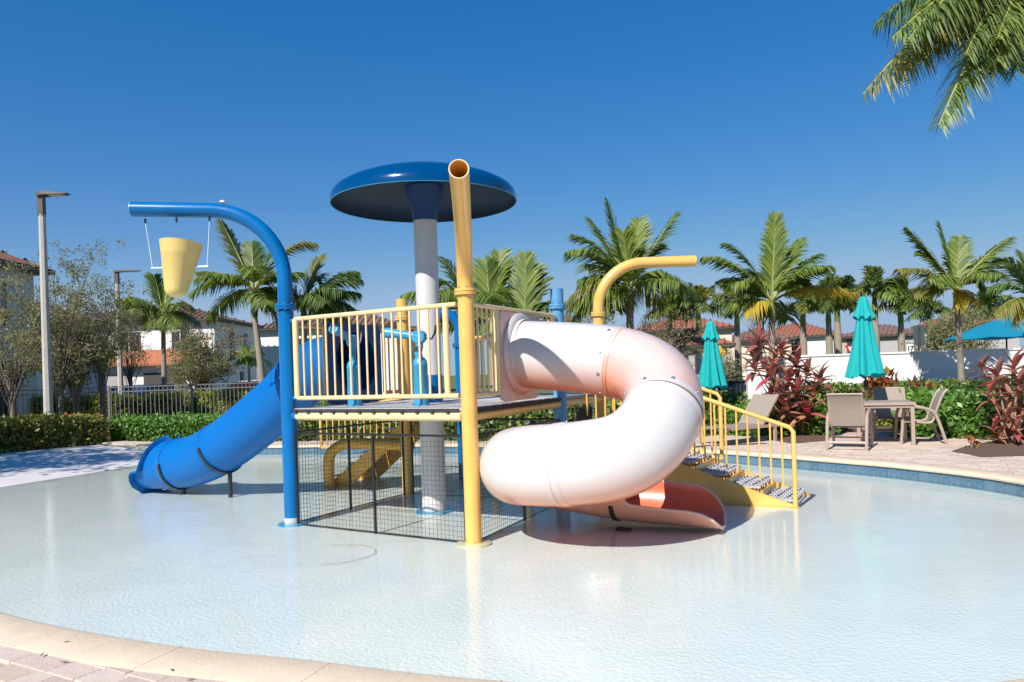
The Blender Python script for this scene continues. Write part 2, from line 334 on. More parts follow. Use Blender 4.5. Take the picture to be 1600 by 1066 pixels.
# pool floor with the sloping beach entry
def floor_z(x, y):
    return max(-0.035, min(0.146, -0.030*(x*0.936-y*0.35+12.2)))
fb = MB(); nx, ny = 90, 76
xs = [-15.5+i*(22/nx) for i in range(nx+1)]; ys = [2.9+j*(17.2/ny) for j in range(ny+1)]
fb.v = [(x, y, floor_z(x, y)) for y in ys for x in xs]
fb.f = [(j*(nx+1)+i, j*(nx+1)+i+1, (j+1)*(nx+1)+i+1, (j+1)*(nx+1)+i) for j in range(ny) for i in range(nx)]
def inside(poly, x, y):
    c = False; n = len(poly); j = n-1
    for i in range(n):
        xi, yi = poly[i]; xj, yj = poly[j]
        if (yi > y) != (yj > y) and x < (xj-xi)*(y-yi)/(yj-yi)+xi: c = not c
        j = i
    return c
big_out = offset(edge, 0.28)+[Vector((p[0], p[1])) for p in offset([Vector(p) for p in beach], 0.35)]
fb.f = [f for f in fb.f if all(inside(big_out, fb.v[i][0], fb.v[i][1]) for i in f) or any(inside(outline, fb.v[i][0], fb.v[i][1]) for i in f)]
bf = [f for f in fb.f if max(fb.v[i][2] for i in f) > .0005]; fb.f = [f for f in fb.f if max(fb.v[i][2] for i in f) <= .0005]
struct('pool_floor', fb, M_floor)
be = MB(); be.v = list(fb.v); be.f = bf; struct('beach_entry', be, mat('beach_plaster', (0.64, 0.60, 0.60), 0.9, col2=(0.56, 0.525, 0.53), vs=1.4, bump=0.3, bs=60))
# water material
def water_mat():
    m = bpy.data.materials.new('pool_water'); m.use_nodes = True; t = m.node_tree; N = t.nodes; L = t.links
    N.remove(N['Principled BSDF']); out = N['Material Output']
    tc = N.new('ShaderNodeTexCoord')
    def nz(sc, st, rot=0.0, det=3):
        mp = N.new('ShaderNodeMapping'); mp.inputs['Scale'].default_value = st; mp.inputs['Rotation'].default_value = (0, 0, rot); L.new(tc.outputs['Object'], mp.inputs[0])
        n = N.new('ShaderNodeTexNoise'); n.inputs['Scale'].default_value = sc; n.inputs['Detail'].default_value = det; L.new(mp.outputs[0], n.inputs['Vector']); return n.outputs[0]
    a = nz(4.5, (1, 1.5, 1), 0.45, 2); b = nz(34, (1, 1.6, 1), -0.35, 3)
    ad = N.new('ShaderNodeMath'); ad.operation = 'MULTIPLY_ADD'; L.new(b, ad.inputs[0]); ad.inputs[1].default_value = 0.42; L.new(a, ad.inputs[2])
    # calm and ruffled patches
    pt = nz(0.35, (1, 1, 1), 0.1, 2); mr = N.new('ShaderNodeMapRange'); L.new(pt, mr.inputs[0]); mr.inputs[1].default_value = 0.35; mr.inputs[2].default_value = 0.65; mr.inputs[3].default_value = 0.25; mr.inputs[4].default_value = 1.0
    bp = N.new('ShaderNodeBump'); bp.inputs['Distance'].default_value = 0.0042; L.new(ad.outputs[0], bp.inputs['Height']); L.new(mr.outputs[0], bp.inputs['Strength'])
    gl = N.new('ShaderNodeBsdfGlossy'); gl.inputs['Roughness'].default_value = 0.03; L.new(bp.outputs[0], gl.inputs['Normal'])
    tr = N.new('ShaderNodeBsdfTransparent'); tr.inputs[0].default_value = (0.955, 0.992, 0.982, 1)
    ge = N.new('ShaderNodeNewGeometry'); dt = N.new('ShaderNodeVectorMath'); dt.operation = 'DOT_PRODUCT'; L.new(bp.outputs[0], dt.inputs[0]); L.new(ge.outputs['Incoming'], dt.inputs[1])
    def mth(op, x, y=None):
        q = N.new('ShaderNodeMath'); q.operation = op; q.use_clamp = True
        for i_, v_ in enumerate((x, y)):
            if v_ is None: continue
            if isinstance(v_, (int, float)): q.inputs[i_].default_value = v_
            else: L.new(v_, q.inputs[i_])
        return q
    ab_ = mth('ABSOLUTE', dt.outputs['Value']); om = mth('SUBTRACT', 1.0, ab_.outputs[0]); pw5 = mth('POWER', om.outputs[0], 5.0); m98 = mth('MULTIPLY', pw5.outputs[0], 0.98); fr = mth('ADD', m98.outputs[0], 0.02)
    mn = N.new('ShaderNodeMath'); mn.operation = 'MULTIPLY'; L.new(fr.outputs[0], mn.inputs[0]); mn.inputs[1].default_value = 1.0
    ms = N.new('ShaderNodeMixShader'); L.new(mn.outputs[0], ms.inputs[0]); L.new(tr.outputs[0], ms.inputs[1]); L.new(gl.outputs[0], ms.inputs[2]); L.new(ms.outputs[0], out.inputs[0])
    return m
bpy.data.objects['water'].data.materials.clear(); bpy.data.objects['water'].data.materials.append(water_mat())

# pool wall + coping stones + waterline tiles
pw = MB(); n = len(edge)
for i in range(n-1):
    a, b = edge[i], edge[i+1]; pw.add([(a.x, a.y, -0.2), (b.x, b.y, -0.2), (b.x, b.y, 0.14), (a.x, a.y, 0.14)], [(0, 1, 2, 3)])
wall_o = struct('pool_wall', pw, M_grout, None)
# arc-length walk
cum = [0.0]
for i in range(n-1): cum.append(cum[-1]+(edge[i+1]-edge[i]).length)
def along(s):
    s = max(0, min(cum[-1]-1e-4, s)); i = max(0, np.searchsorted(cum, s)-1); t = (s-cum[i])/max(1e-9, cum[i+1]-cum[i])
    p = edge[i].lerp(edge[i+1], t); d = (edge[i+1]-edge[i]).normalized(); return p, Vector((d.y, -d.x))
# nose-rounded coping, each stone its own piece
cop = tag(bpy.data.objects.new('pool_coping', None), kind='structure'); COL.objects.link(cop)
s_ = 0.0; k = 0
prof = [(-0.035, 0.125), (-0.045, 0.148), (-0.035, 0.168), (-0.01, 0.178), (COPE-0.01, 0.178), (COPE, 0.172), (COPE, 0.14)]
while s_ < cum[-1]-0.2:
    L_ = 0.46+random.uniform(-0.02, 0.02); e_ = min(s_+L_, cum[-1]); b = MB(); K = 4; dz = random.uniform(-0.0012, 0.0012)
    for j in range(K+1):
        p, nn = along(s_+0.0012+(e_-s_-0.0024)*j/K)
        b.v += [(p.x+nn.x*o, p.y+nn.y*o, z+dz) for o, z in prof]
    m_ = len(prof)
    for j in range(K): b.f += [(j*m_+i, (j+1)*m_+i, (j+1)*m_+i+1, j*m_+i+1) for i in range(m_-1)]
    b.f += [tuple(range(m_)), tuple(reversed(range(K*m_, K*m_+m_)))]
    b.build('coping_stone', M_cope, cop, R(50)); s_ = e_; k += 1
# grout bed below coping joints
gb = MB()
for i in range(n-1):
    a, b = edge[i], edge[i+1]; na = along(cum[i]+1e-3)[1]; nb = along(cum[i+1]-1e-3)[1]
    gb.add([(a.x-na.x*.02, a.y-na.y*.02, 0.162), (b.x-nb.x*.02, b.y-nb.y*.02, 0.162), (b.x+nb.x*COPE*.97, b.y+nb.y*COPE*.97, 0.162), (a.x+na.x*COPE*.97, a.y+na.y*COPE*.97, 0.162)], [(0, 1, 2, 3)])
    gb.add([(a.x-na.x*.02, a.y-na.y*.02, 0.13), (b.x-nb.x*.02, b.y-nb.y*.02, 0.13), (b.x-nb.x*.02, b.y-nb.y*.02, 0.162), (a.x-na.x*.02, a.y-na.y*.02, 0.162)], [(0, 1, 2, 3)])
struct('coping_mortar', gb, M_cope, None)
tm = MB().box((0, 0, 0), (0.143, 0.008, 0.138)).mesh('tile', M_tile)
i0 = next(i for i in range(n) if edge[i].x > 4.9); s_ = cum[i0]
while s_ < cum[-1]-0.15:
    p, nn = along(s_+0.075)
    inst('tile', tm, wall_o, (p.x-nn.x*.006, p.y-nn.y*.006, 0.050), (0, 0, math.atan2(nn.y, nn.x)+math.pi/2)); s_ += 0.150
# pavers
def inview(x, y, z=0.16, mg=25):
    if y < 1.5: return False
    u = x*F/y; v = (CAMZ-z)*F/y; px = 801.6+u*cr+v*sr; py = 582-u*sr+v*cr
    return -mg < px < 1600+mg and py < 1066+mg*2
pav_parent = bpy.data.objects['deck_ground']
pcells = []
ca, sa = math.cos(R(-29)), math.sin(R(-29))
row = 0; yy = -26
rh = 0.16
hole_in = offset(edge, 0.06)+[Vector(p) for p in offset([Vector(p) for p in beach], 0.05)]
while yy < 34:
    xx = -32+random.uniform(0, .2); 
    while xx < 30:
        w = random.choice((0.16, 0.24, 0.24, 0.32)); cx, cy = xx+w/2, yy+rh/2; X = cx*ca-cy*sa; Y = cx*sa+cy*ca
        if inview(X, Y) and Y < 21:
            cs = [((cx+i*w/2)*ca-(cy+j*rh/2)*sa, (cx+i*w/2)*sa+(cy+j*rh/2)*ca) for i in (-1, 1) for j in (-1, 1)]
            if all(inside(deck_outer, *c) and not inside(hole_in, *c) for c in cs): pcells.append((X*X+Y*Y, X, Y, w))
        xx += w
    yy += rh
pcells.sort(); pm = {}
far = MB()
for i, (d2, X, Y, w) in enumerate(pcells):
    h = 0.170+random.uniform(-.0015, .0015)
    if i < 300:
        if w not in pm:
            b = MB(); a = w/2-.003; c = rh/2-.003; e = .004
            b.add([(-a, -c, -.02), (a, -c, -.02), (a, c, -.02), (-a, c, -.02), (-a, -c, -e), (a, -c, -e), (a, c, -e), (-a, c, -e), (-a+e, -c+e, 0), (a-e, -c+e, 0), (a-e, c-e, 0), (-a+e, c-e, 0)],
                  [(8, 9, 10, 11)]+[(q, (q+1) % 4, (q+1) % 4+4, q+4) for q in range(4)]+[(q+4, (q+1) % 4+4, (q+1) % 4+8, q+8) for q in range(4)])
            pm[w] = b.mesh('paver', M_paver)
        inst('paver', pm[w], pav_parent, (X, Y, h), (0, 0, R(-29)))
    else: far.box((X, Y, h-.01), (w-.006, rh-.006, .02), R(-29))
far.build('paver_field', M_paver_i, pav_parent, None, 'stuff')

# ------------------------------------------------------------------ street beyond
struct('road', MB().box((0, 0, 0), (240, 7, 0.02)), M_asph); bpy.data.objects['road'].location = (0, 42, 0.135)
struct('sidewalk', MB().box((0, 0, 0), (240, 1.8, 0.02)), M_side); bpy.data.objects['sidewalk'].location = (0, 30.4, 0.14)
struct('kerb', MB().box((0, 0, 0), (240, 0.2, 0.14)), M_side); bpy.data.objects['kerb'].location = (0, 38.3, 0.18)

# ------------------------------------------------------------------ play platform
e1 = Vector((.875, -.484, 0)); e2 = Vector((.484, .875, 0))
A = Vector((-2.53, 8.52, 0)); B = Vector((-.42, 7.23, 0)); C_ = Vector((.59, 9.41, 0)); D = Vector((-1.49, 10.44, 0))
G = Vector((1.255, 10.75, 0)); H = Vector((-.80, 11.75, 0))
ZB = 1.19; ZD = 1.275; ZR0 = 1.39; ZR1 = 2.275
def up(p, z): return Vector((p[0], p[1], z))
plat = thing('play_platform', 'raised yellow and blue water play platform standing in the shallow pool', 'play structure', (-.97, 8.95, 0))
def pole(p, r, ztop, m, name='pole'):
    b = MB().tube([up(p, -.12), up(p, ztop)], r, 24); o = b.build(name, m, plat); return o
M_scale = mat('waterline_limescale', (.55, .56, .54), .8, col2=(.42, .45, .45), vs=30)
def base(p, r, m, par): 
    if r != .165: rp = {.155: .0872, .165: .0792, .15: .0832}[r]; MB().lathe([(rp, -.02), (rp, .03), (rp-.0008, .05)], (p.x, p.y, 0), 24).build('waterline_scale', M_scale, par)
    MB().lathe([(0.001, .010), (r, .008), (r+.008, .002), (r+.01, -.03)], (p.x, p.y, -.022), 28).build('base_plate', m, par)
def flange(p, r, m, par, z=2.39, bolts=True):
    b = MB().lathe([(r, -.03), (r+.028, -.03), (r+.03, -.004), (r+.022, -.002), (r+.022, .002), (r+.03, .004), (r+.028, .03), (r, .03)], (p.x, p.y, z), 24); f = b.build('flange', m, par)
    if bolts:
        bb = MB()
        for k in range(8):
            a = k*math.pi/4+.2; bb.lathe([(.0, .045), (.008, .044), (.008, -.044), (.0, -.045)], (p.x+(r+.018)*math.cos(a), p.y+(r+.018)*math.sin(a), z), 6)
        bb.build('flange_bolts', M_steel, f, R(40), 'stuff')
# pole A, blue with the bucket arm
pa = pole(A, .086, 2.38, M_blue); base(A, .155, M_lblue, pa); flange(A, .084, M_blue, pa, 2.42)
zt = 3.53; rb = .80
pts = [up(A, 2.42), up(A, zt-rb)]+[Vector((A.x-rb+rb*math.cos(a), A.y-.03*(1-math.cos(a)), zt-rb+rb*math.sin(a))) for a in [R(q) for q in range(6, 87, 6)]]
pts += [Vector((A.x-rb, A.y-.04, zt)), Vector((-3.9, A.y-.07, zt+.022)), Vector((-4.165, A.y-.09, zt+.03))]
arm = MB().tube(pts, .082, 24).build('spray_arm', M_blue, plat)
endp = pts[-1]
MB().tube([endp, endp+Vector((-.012, 0, 0))], .0855, 24).build('end_cap', M_lblue, arm)
for x in (-4.05, -3.70, -3.33):
    MB().tube([(x, A.y-.06, zt-.075), (x, A.y-.06, zt-.125)], .012, 8).build('hook', M_rub, arm)
MB().lathe([(0, .03), (.03, .02), (.035, 0)], (-3.18, A.y-.05, zt+.080), 12).build('nozzle', M_white, arm)
# pole B, yellow with the open spout that leans to the viewer
pb = pole(B, .078, 2.36, M_yel); base(B, .165, mat('pale_yellow_base', (.72, .66, .42), .6, var=.15), pb); flange(B, .076, M_yel, pb, 2.385)
bp_ = catmull([(B.x, 7.23, 2.39), (B.x, 7.20, 2.56), (-.408, 7.02, 2.76), (-.39, 6.65, 2.925), (-.365, 6.1, 3.045), (-.345, 5.62, 3.125)], 6)
sp = MB(); sp.tube(bp_, .077, 28, cap=False)
# inner wall and rim of the open end
t_ = (bp_[-1]-bp_[-2]).normalized(); tt = (t_+Vector((0, 0, -.0))).normalized()
sp.tube([bp_[-1]+t_*.001]+[bp_[-1-j] for j in range(1, 9)], .069, 28, cap=False)
spo = sp.build('water_spout', M_yel, plat)
rm = MB(); nseg = 28; u_ = tt.orthogonal().normalized(); w_ = tt.cross(u_); rm.tube([bp_[-1]+(u_*math.cos(a)+w_*math.sin(a))*.073 for a in [2*math.pi*q/28 for q in range(29)]], .006, 8, cap=False); rm.build('spout_rim', M_yelp, spo)
# C blue, D yellow, G yellow with bent arm, H blue
pc = pole(C_, .082, 2.62, M_cblue); flange(C_, .082, M_cblue, pc, 2.40); base(C_, .15, M_lblue, pc)
pd = pole(D, .078, 2.66, M_yel); flange(D, .078, M_yel, pd, 2.40)
pg = pole(G, .080, 2.38, M_yel); flange(G, .078, M_yel, pg, 2.385)
zg = 3.10; rg = .66
pts = [up(G, 2.39), up(G, zg-rg)]+[Vector((G.x+rg-rg*math.cos(a), G.y, zg-rg+rg*math.sin(a))) for a in [R(q) for q in range(7, 90, 7)]]+[Vector((G.x+rg, G.y, zg)), Vector((G.x+1.40, G.y, zg+.0))]
ga = MB().tube(pts, .078, 24).build('spray_arm', M_yel, plat)
MB().lathe([(0.078, 0), (.078, .004), (.055, .03), (0, .04)], (0, 0, 0), 20).build('end_cap', M_yelp, ga)
ec = ga.children[-1]; ec.location = Vector((G.x+1.40, G.y, zg)); ec.rotation_euler = (0, R(90), 0)
ec.data.transform(Matrix.Translation(ORG[plat.name])); ec.location -= ORG[plat.name]
ph = pole(H, .080, 2.30, M_blue); flange(H, .080, M_blue, ph, 2.05)
ha = MB().tube([up(H, 2.30)]+[Vector((H.x-.25+.25*math.cos(a), H.y, 2.30+.25*math.sin(a))) for a in [R(q) for q in range(10, 91, 10)]]+[up(H+Vector((-.45, 0, 0)), 2.54)], .078, 20).build('spray_arm', M_blue, plat)
# beams
def beam(p, q, z=ZB, r=.045, m=M_yelp, par=plat, name='beam', ins=.08):
    d = (q-p).normalized(); return MB().tube([up(p+d*ins, z), up(q-d*ins, z)], r, 16).build(name, m, par)
for p, q in ((A, B), (B, C_), (A, D), (D, C_), (C_, G), (D, H), (G, H)):
    beam(p, q, m=M_yelp if (p, q) == (A, B) else M_yel)
for p, q in ((A, B),):
    for s in (0, 1):
        c = p.lerp(q, .035 if s == 0 else .965)
        for z in (ZB, ZR0, ZR1-.02):
            if s == 0: MB().tube([up(A+(B-A).normalized()*.085, z), up(A+(B-A).normalized()*.14, z)], .05 if z == ZB else .028, 12).build('bracket', M_blue, plat)
# deck boards
def quadpt(a, b, c, d, s, t): return (a.lerp(b, s)).lerp(d.lerp(c, s), t)
def deckpanel(a, b, c, d, nb):
    for j in range(nb):
        t0, t1 = j/nb+.003, (j+1)/nb-.003
        P = [quadpt(a, b, c, d, s, t) for s, t in ((.01, t0), (.99, t0), (.99, t1), (.01, t1))]
        b_ = MB().prism([(p.x, p.y) for p in P], ZD-.03, ZD); b_.build('deck_board', M_deckp, plat, None)
deckpanel(A, B, C_, D, 10); deckpanel(D, C_, G, H, 6)
# corrugated dark underside lip along B-C, small clips along A-B
lip = MB(); d = (C_-B); L_ = d.length; d.normalize(); nrm = Vector((d.y, -d.x, 0))
for k in range(int(L_/.035)):
    c = B+d*(.1+k*.035)+nrm*.035
    if .1+k*.035 < L_-.1: lip.box((c.x, c.y, ZD-.028), (.02, .05, .045), math.atan2(d.y, d.x))
lip.build('deck_lip', M_dark, plat, None, 'stuff')
lip = MB(); d = (B-A); L_ = d.length; d.normalize(); nrm = Vector((d.y, -d.x, 0)); a_ = math.atan2(d.y, d.x)
mid = A.lerp(B, .5)+nrm*.03; lip.box((mid.x, mid.y, ZD-.022), (L_-.2, .02, .03), a_)
for k in range(12):
    c = A+d*(.16+k*.19)+nrm*.045; lip.box((c.x, c.y, ZD-.040), (.035, .02, .03), a_)
lip.build('deck_lip', M_dark, plat, None)
# railings
PKM = MB().tube([(0, 0, 0), (0, 0, 1)], .0115, 8, cap=False).mesh('picket', M_yelp, R(60))
PKM2 = MB().tube([(0, 0, 0), (0, 0, 1)], .0115, 8, cap=False).mesh('picket', M_yel, R(60))
def railing(p, q, z0a, z0b, z1a, z1b, sp=.115, r=.024, m=M_yelp, pk=PKM, endr=.024, ends=(True, True), par=None):
    p = Vector(p); q = Vector(q); par = par or plat; b = MB(); L_ = (q-p).length; n = max(2, round(L_/sp)); O = ORG[par.name]
    b.tube([up(p, z1a), up(q, z1b)], r, 12); b.tube([up(p, z0a), up(q, z0b)], r, 12)
    if ends[0]: b.tube([up(p, z0a), up(p, z1a)], endr, 10)
    if ends[1]: b.tube([up(q, z0b), up(q, z1b)], endr, 10)
    o = b.build('railing', m, par)
    for k in range(1, n):
        t = k/n; c = p.lerp(q, t); za = z0a+(z0b-z0a)*t; zb = z1a+(z1b-z1a)*t
        inst('picket', pk, o, (c.x-O.x, c.y-O.y, za-O.z), sc=(1, 1, zb-za))
    return o
lr = lambda a, b, t: a.lerp(b, t)
railing(lr(A, B, .06), lr(A, B, .955), ZR0, ZR0, ZR1, ZR1+.0, ends=(True, False), endr=.034)
MB().tube([up(lr(A, B, .90), ZR0), up(lr(A, B, .90), ZR1)], .030, 12).build('railing_post', M_yelp, plat)
railing(lr(B, C_, .05), lr(B, C_, .27), ZR0, ZR0, ZR1, ZR1, ends=(False, True), endr=.03)
railing(lr(B, C_, .70), lr(B, C_, .95), ZR0, ZR0, ZR1, ZR1)
MB().tube([up(lr(B, C_, .27), ZR1), up(lr(B, C_, .70), ZR1)], .024, 12).build('top_rail', M_yelp, plat)
railing(lr(A, D, .06), lr(A, D, .28), ZR0, ZR0, ZR1-.06, ZR1-.06, m=M_yel, pk=PKM2)
railing(lr(A, D, .80), lr(A, D, .95), ZR0, ZR0, ZR1-.06, ZR1-.06, m=M_yel, pk=PKM2)
railing(lr(D, H, .05), lr(D, H, .25), ZR0, ZR0, ZR1, ZR1, m=M_yel, pk=PKM2)
railing(lr(H, G, .06), lr(H, G, .94), ZR0, ZR0, ZR1-.12, ZR1-.12, m=M_yel, pk=PKM2)
railing(lr(C_, G, .05), lr(C_, G, .26), ZR0, ZR0, ZR1, ZR1, m=M_yel, pk=PKM2)
railing(lr(D, C_, .62), lr(D, C_, .95), ZR0, ZR0, ZR1-.05, ZR1-.05, m=M_yel, pk=PKM2)
# wire mesh below the deck
def mesh_panel(p, q, z0=-.05, z1=1.0, posts=(0, .5, 1)):
    fr = MB(); d = (q-p).normalized(); p = p+d*.09; q = q-d*.09; L_ = (q-p).length
    fr.tube([up(p, z1), up(q, z1)], .012, 6); fr.tube([up(p, z0+.03), up(q, z0+.03)], .010, 6)
    for t in posts: c = lr(p, q, t); fr.tube([up(c, z0-.05), up(c, z1)], .014 if t in (0, 1) else .016, 6)
    o = fr.build('mesh_frame', M_black, plat, R(50)); w = MB()
    n = int(L_/.048)
    for k in range(1, n): c = lr(p, q, k/n); w.tube([up(c, z0+.03), up(c, z1)], .0017, 3, cap=False)
    for k in range(1, 21): z = z0+.03+k*.048; w.tube([up(p, z), up(q, z)], .0017, 3, cap=False)
    w.build('wire_mesh', M_black, o, None, 'stuff')
mesh_panel(A, B); mesh_panel(B, C_); mesh_panel(A, D, posts=(0, .45, 1)); mesh_panel(D, C_, posts=(0, 1))
# stairs on the right
SN = Vector((3.13, 8.47, 0)); SW = .90
def staircase(P0, dirv, side, nst, run, rise, w, z0=.02, m=M_yel, pm=plat, treadm=None, fullpanel=False):
    st = MB(); L_ = nst*run; ang = math.atan2(dirv.y, dirv.x)
    for s in (0, w):
        p = P0+side*s; q = p+dirv*L_; z1 = z0+nst*rise; t = side*.018
        a, b = p-dirv*.04, q
        low0 = -.1; 
        prof_ = [(a, -.10), (a, z0+.04), (b, z1+.0), (b, z1-.42 if fullpanel else z1-.15), (p+dirv*(1.5 if fullpanel else .20), -.10)]
        vs = [up(x-t, z) for x, z in prof_]+[up(x+t, z) for x, z in prof_]; k = len(prof_)
        st.add(vs, [tuple(reversed(range(k))), tuple(range(k, 2*k))]+[(i, (i+1) % k, k+(i+1) % k, k+i) for i in range(k)])
    o = st.build('staircase', m, pm, None)
    M3 = Matrix.Rotation(ang, 3, 'Z')
    for i in range(nst):
        c = P0+side*(w/2)+dirv*(i*run+run/2); z = z0+(i+.75)*rise; tb = MB()
        for k in range(9):                                   # lattice tread: bars across and along
            cc = c+dirv*(-run/2+run*(k+.5)/9); tb.box((cc.x, cc.y, z), (.020, w-.05, .025), 0, M3)
        for k in range(7):
            cc = c+side*(-w/2+.05+(w-.1)*k/6); tb.box((cc.x, cc.y, z+.001), (run-.01, .018, .027), 0, M3)
        tb.build('tread', treadm or M_deckp, o, None)
        rb_ = MB(); cc = c+dirv*(run/2-.01); rb_.box((cc.x, cc.y, z+rise/2-.02), (.02, w-.05, rise-.05), 0, M3); rb_.build('riser', m, o, None)
    return o
de1 = -e1
staircase(SN, de1, e2, 7, .38, .133, SW, z0=-.05, fullpanel=True)
zs = lambda d: .02+d*.133/.38
def strail(P, d0, d1, drop=None, m=M_yel, pk=PKM2, hh=.86):
    p, q = P+de1*d0, P+de1*d1; b = MB(); O = ORG[plat.name]
    b.tube([up(p, -.05 if drop is None else zs(d0)+drop), up(p, zs(d0)+hh-.05), up(p+de1*.04, zs(d0)+hh-.0), up(q, zs(d1)+hh)], .026, 12)
    if drop is not None: b.tube([up(p, zs(d0)+drop), up(p+de1*.06, zs(d0)+drop), up(q, zs(d1)+drop)], .024, 12)
    o = b.build('railing', m, plat)
    n = round((d1-d0)/.125)
    for k in range(1, n):
        d = d0+(d1-d0)*k/n; c = P+de1*d; za = zs(d)+(.12 if drop is None else drop); inst('picket', pk, o, (c.x-O.x, c.y-O.y, za), sc=(1, 1, zs(d)+hh-za))
strail(SN, .0, 2.62); strail(SN+e2*SW, 1.02, 2.62, drop=.02)
# steep stairs at the back left with a low handrail and an arch pipe
SL = Vector((-2.74, 11.38, 0)); sd_ = Vector((.93, -.37, 0)).normalized(); ss_ = Vector((.37, .93, 0)).normalized()
staircase(SL, sd_, ss_, 6, .235, .175, .75, z0=0, m=M_yeld, fullpanel=False)
railing(PX(502, 650, 12.6), PX(640, 650, 12.2), .45, .55, 1.05, 1.25, m=M_yel, pk=PKM2)
ap = [PX(516, 757, 11.25), PX(515, 725, 11.25), PX(519, 708, 11.25), PX(532, 697, 11.25), PX(552, 693, 11.2), PX(600, 694, 11.0), PX(645, 697, 10.8)]
arch = thing('arch_pipe', 'low yellow water pipe bent into an arch behind the wire mesh', 'water pipe', (ap[0].x, ap[0].y, 0))
MB().tube([up(ap[0], -.12)]+catmull(ap, 4), .080, 20).build('pipe', M_yeld, arch)

# ------------------------------------------------------------------ mushroom shower
E = Vector((-.98, 9.04, 0))
mu = thing('mushroom_shower', 'tall white column with a glossy dark blue mushroom cap above the platform', 'water mushroom', (E.x, E.y, 0))
MB().lathe([(.145, -.12), (.145, 1.56)], (E.x, E.y, 0), 36).build('lower_column', M_whcol, mu)
MB().lathe([(.147, 1.28), (.147, 1.60)], (E.x, E.y, 0), 36).build('column_sleeve', M_blue, mu)
MB().lathe([(.139, 1.56), (.139, 3.50)], (E.x, E.y, 0), 36).build('column', M_whcol, mu)
MB().lathe([(.15, -.012), (.22, -.016), (.23, -.04)], (E.x, E.y, 0), 36).build('base_plate', M_lblue, mu)
Rm = 1.105
cap = [(0, 4.045), (.25, 4.04), (.5, 4.01), (.75, 3.95), (.93, 3.88), (1.04, 3.815), (1.09, 3.755), (Rm, 3.70), (Rm, 3.652), (Rm-.012, 3.648)]
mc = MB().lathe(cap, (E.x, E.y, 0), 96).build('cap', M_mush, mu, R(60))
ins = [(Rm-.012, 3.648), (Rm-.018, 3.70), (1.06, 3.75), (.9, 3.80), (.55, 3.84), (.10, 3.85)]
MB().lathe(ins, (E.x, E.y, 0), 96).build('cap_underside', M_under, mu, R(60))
MB().lathe([(.15, 3.44), (.152, 3.52), (.20, 3.71), (.235, 3.84)], (E.x, E.y, 0), 40).build('funnel', M_navy, mu)
MB().tube([(E.x+(Rm-.006)*math.cos(a), E.y+(Rm-.006)*math.sin(a), 3.65) for a in [2*math.pi*k/96 for k in range(97)]], .0055, 6, cap=False).build('cap_rim', M_lblue, mu)

# ------------------------------------------------------------------ tube slides
def sweep(path, r, a0, a1, na=40, thick=.0, u0=0, inner=False):
    """shell swept along path; a0/a1 may be functions of t giving the arc span in degrees round the bottom (-90)"""
    b = MB(); m = len(path)
    for i, p in enumerate(path):
        t = (path[min(i+1, m-1)]-path[max(i-1, 0)]).normalized(); sd2 = t.cross(Vector((0, 0, 1))).normalized(); uu = sd2.cross(t)
        tt_ = i/(m-1); A0 = a0(tt_) if callable(a0) else a0; A1 = a1(tt_) if callable(a1) else a1
        rr = r(tt_) if callable(r) else r
        for k in range(na+1):
            a = R(-90+A0+(A1-A0)*k/na); b.v.append(tuple(p+(sd2*math.cos(a)+uu*math.sin(a))*rr))
    for i in range(m-1):
        for k in range(na):
            q = i*(na+1)+k; b.f.append((q, q+na+1, q+na+2, q+1))
    return b
def frame(path, i):
    m = len(path); t = (path[min(i+1, m-1)]-path[max(i-1, 0)]).normalized(); s = t.cross(Vector((0, 0, 1))).normalized(); return t, s, s.cross(t)
def interp(xs, ys, x):
    """smooth monotone-ish interpolation"""
    xs = list(xs); n = len(xs); i = max(0, min(n-2, int(np.searchsorted(xs, x))-1))
    sl = [(ys[min(j+1, n-1)]-ys[max(j-1, 0)])/(xs[min(j+1, n-1)]-xs[max(j-1, 0)]) for j in range(n)]
    h = xs[i+1]-xs[i]; t = (x-xs[i])/h
    return (2*t**3-3*t*t+1)*ys[i]+(t**3-2*t*t+t)*h*sl[i]+(-2*t**3+3*t*t)*ys[i+1]+(t**3-t*t)*h*sl[i+1]
FN = Vector((.907, -.42, 0)); FM = Vector((-.42, -.907, 0)); F0 = Vector((.07, 8.29, 0))
RT = .368; RB = .63; E1_, E2_ = 1.10, .93
def opos(s):
    q = math.pi*RB
    if s < E1_: e, m = s, 0
    elif s < E1_+q: a = (s-E1_)/RB; e, m = E1_+RB*math.sin(a), RB-RB*math.cos(a)
    elif s < E1_+q+(E1_-E2_): e, m = E1_-(s-E1_-q), 2*RB
    elif s < E1_+2*q+(E1_-E2_): a = (s-E1_-q-(E1_-E2_))/RB; e, m = E2_-RB*math.sin(a), RB+RB*math.cos(a)
    else: e, m = E2_+s-(E1_+2*q+E1_-E2_), 0
    z = interp([-.2, 0, 1.1, 1.6, 2.09, 2.6, 3.08, 3.6, 4.24, 5.23, 6.5], [1.81, 1.80, 1.672, 1.49, 1.17, .865, .775, .735, .65, .43, .37], s)
    p = F0+FN*e+FM*m; return Vector((p.x, p.y, z))
osl = thing('tube_slide', 'sun bleached white and coral spiral tube slide on the right of the platform', 'tube slide', (1.2, 7.6, 0))
ORG[osl.name] = Vector((1.2, 7.6, 0))
def bolt_ring(path_fn, s, r, angs, par, off=.0):
    O = ORG[par.name]
    p = path_fn(s); t = (path_fn(s+.02)-path_fn(s-.02)).normalized(); sd2 = t.cross(Vector((0, 0, 1))).normalized(); uu = sd2.cross(t)
    for a in angs:
        n_ = sd2*math.cos(R(a))+uu*math.sin(R(a)); c = p+n_*(r+off)
        o = inst('bolt', BOLT, par, c-O); o.rotation_euler = n_.to_track_quat('Z', 'Y').to_euler()
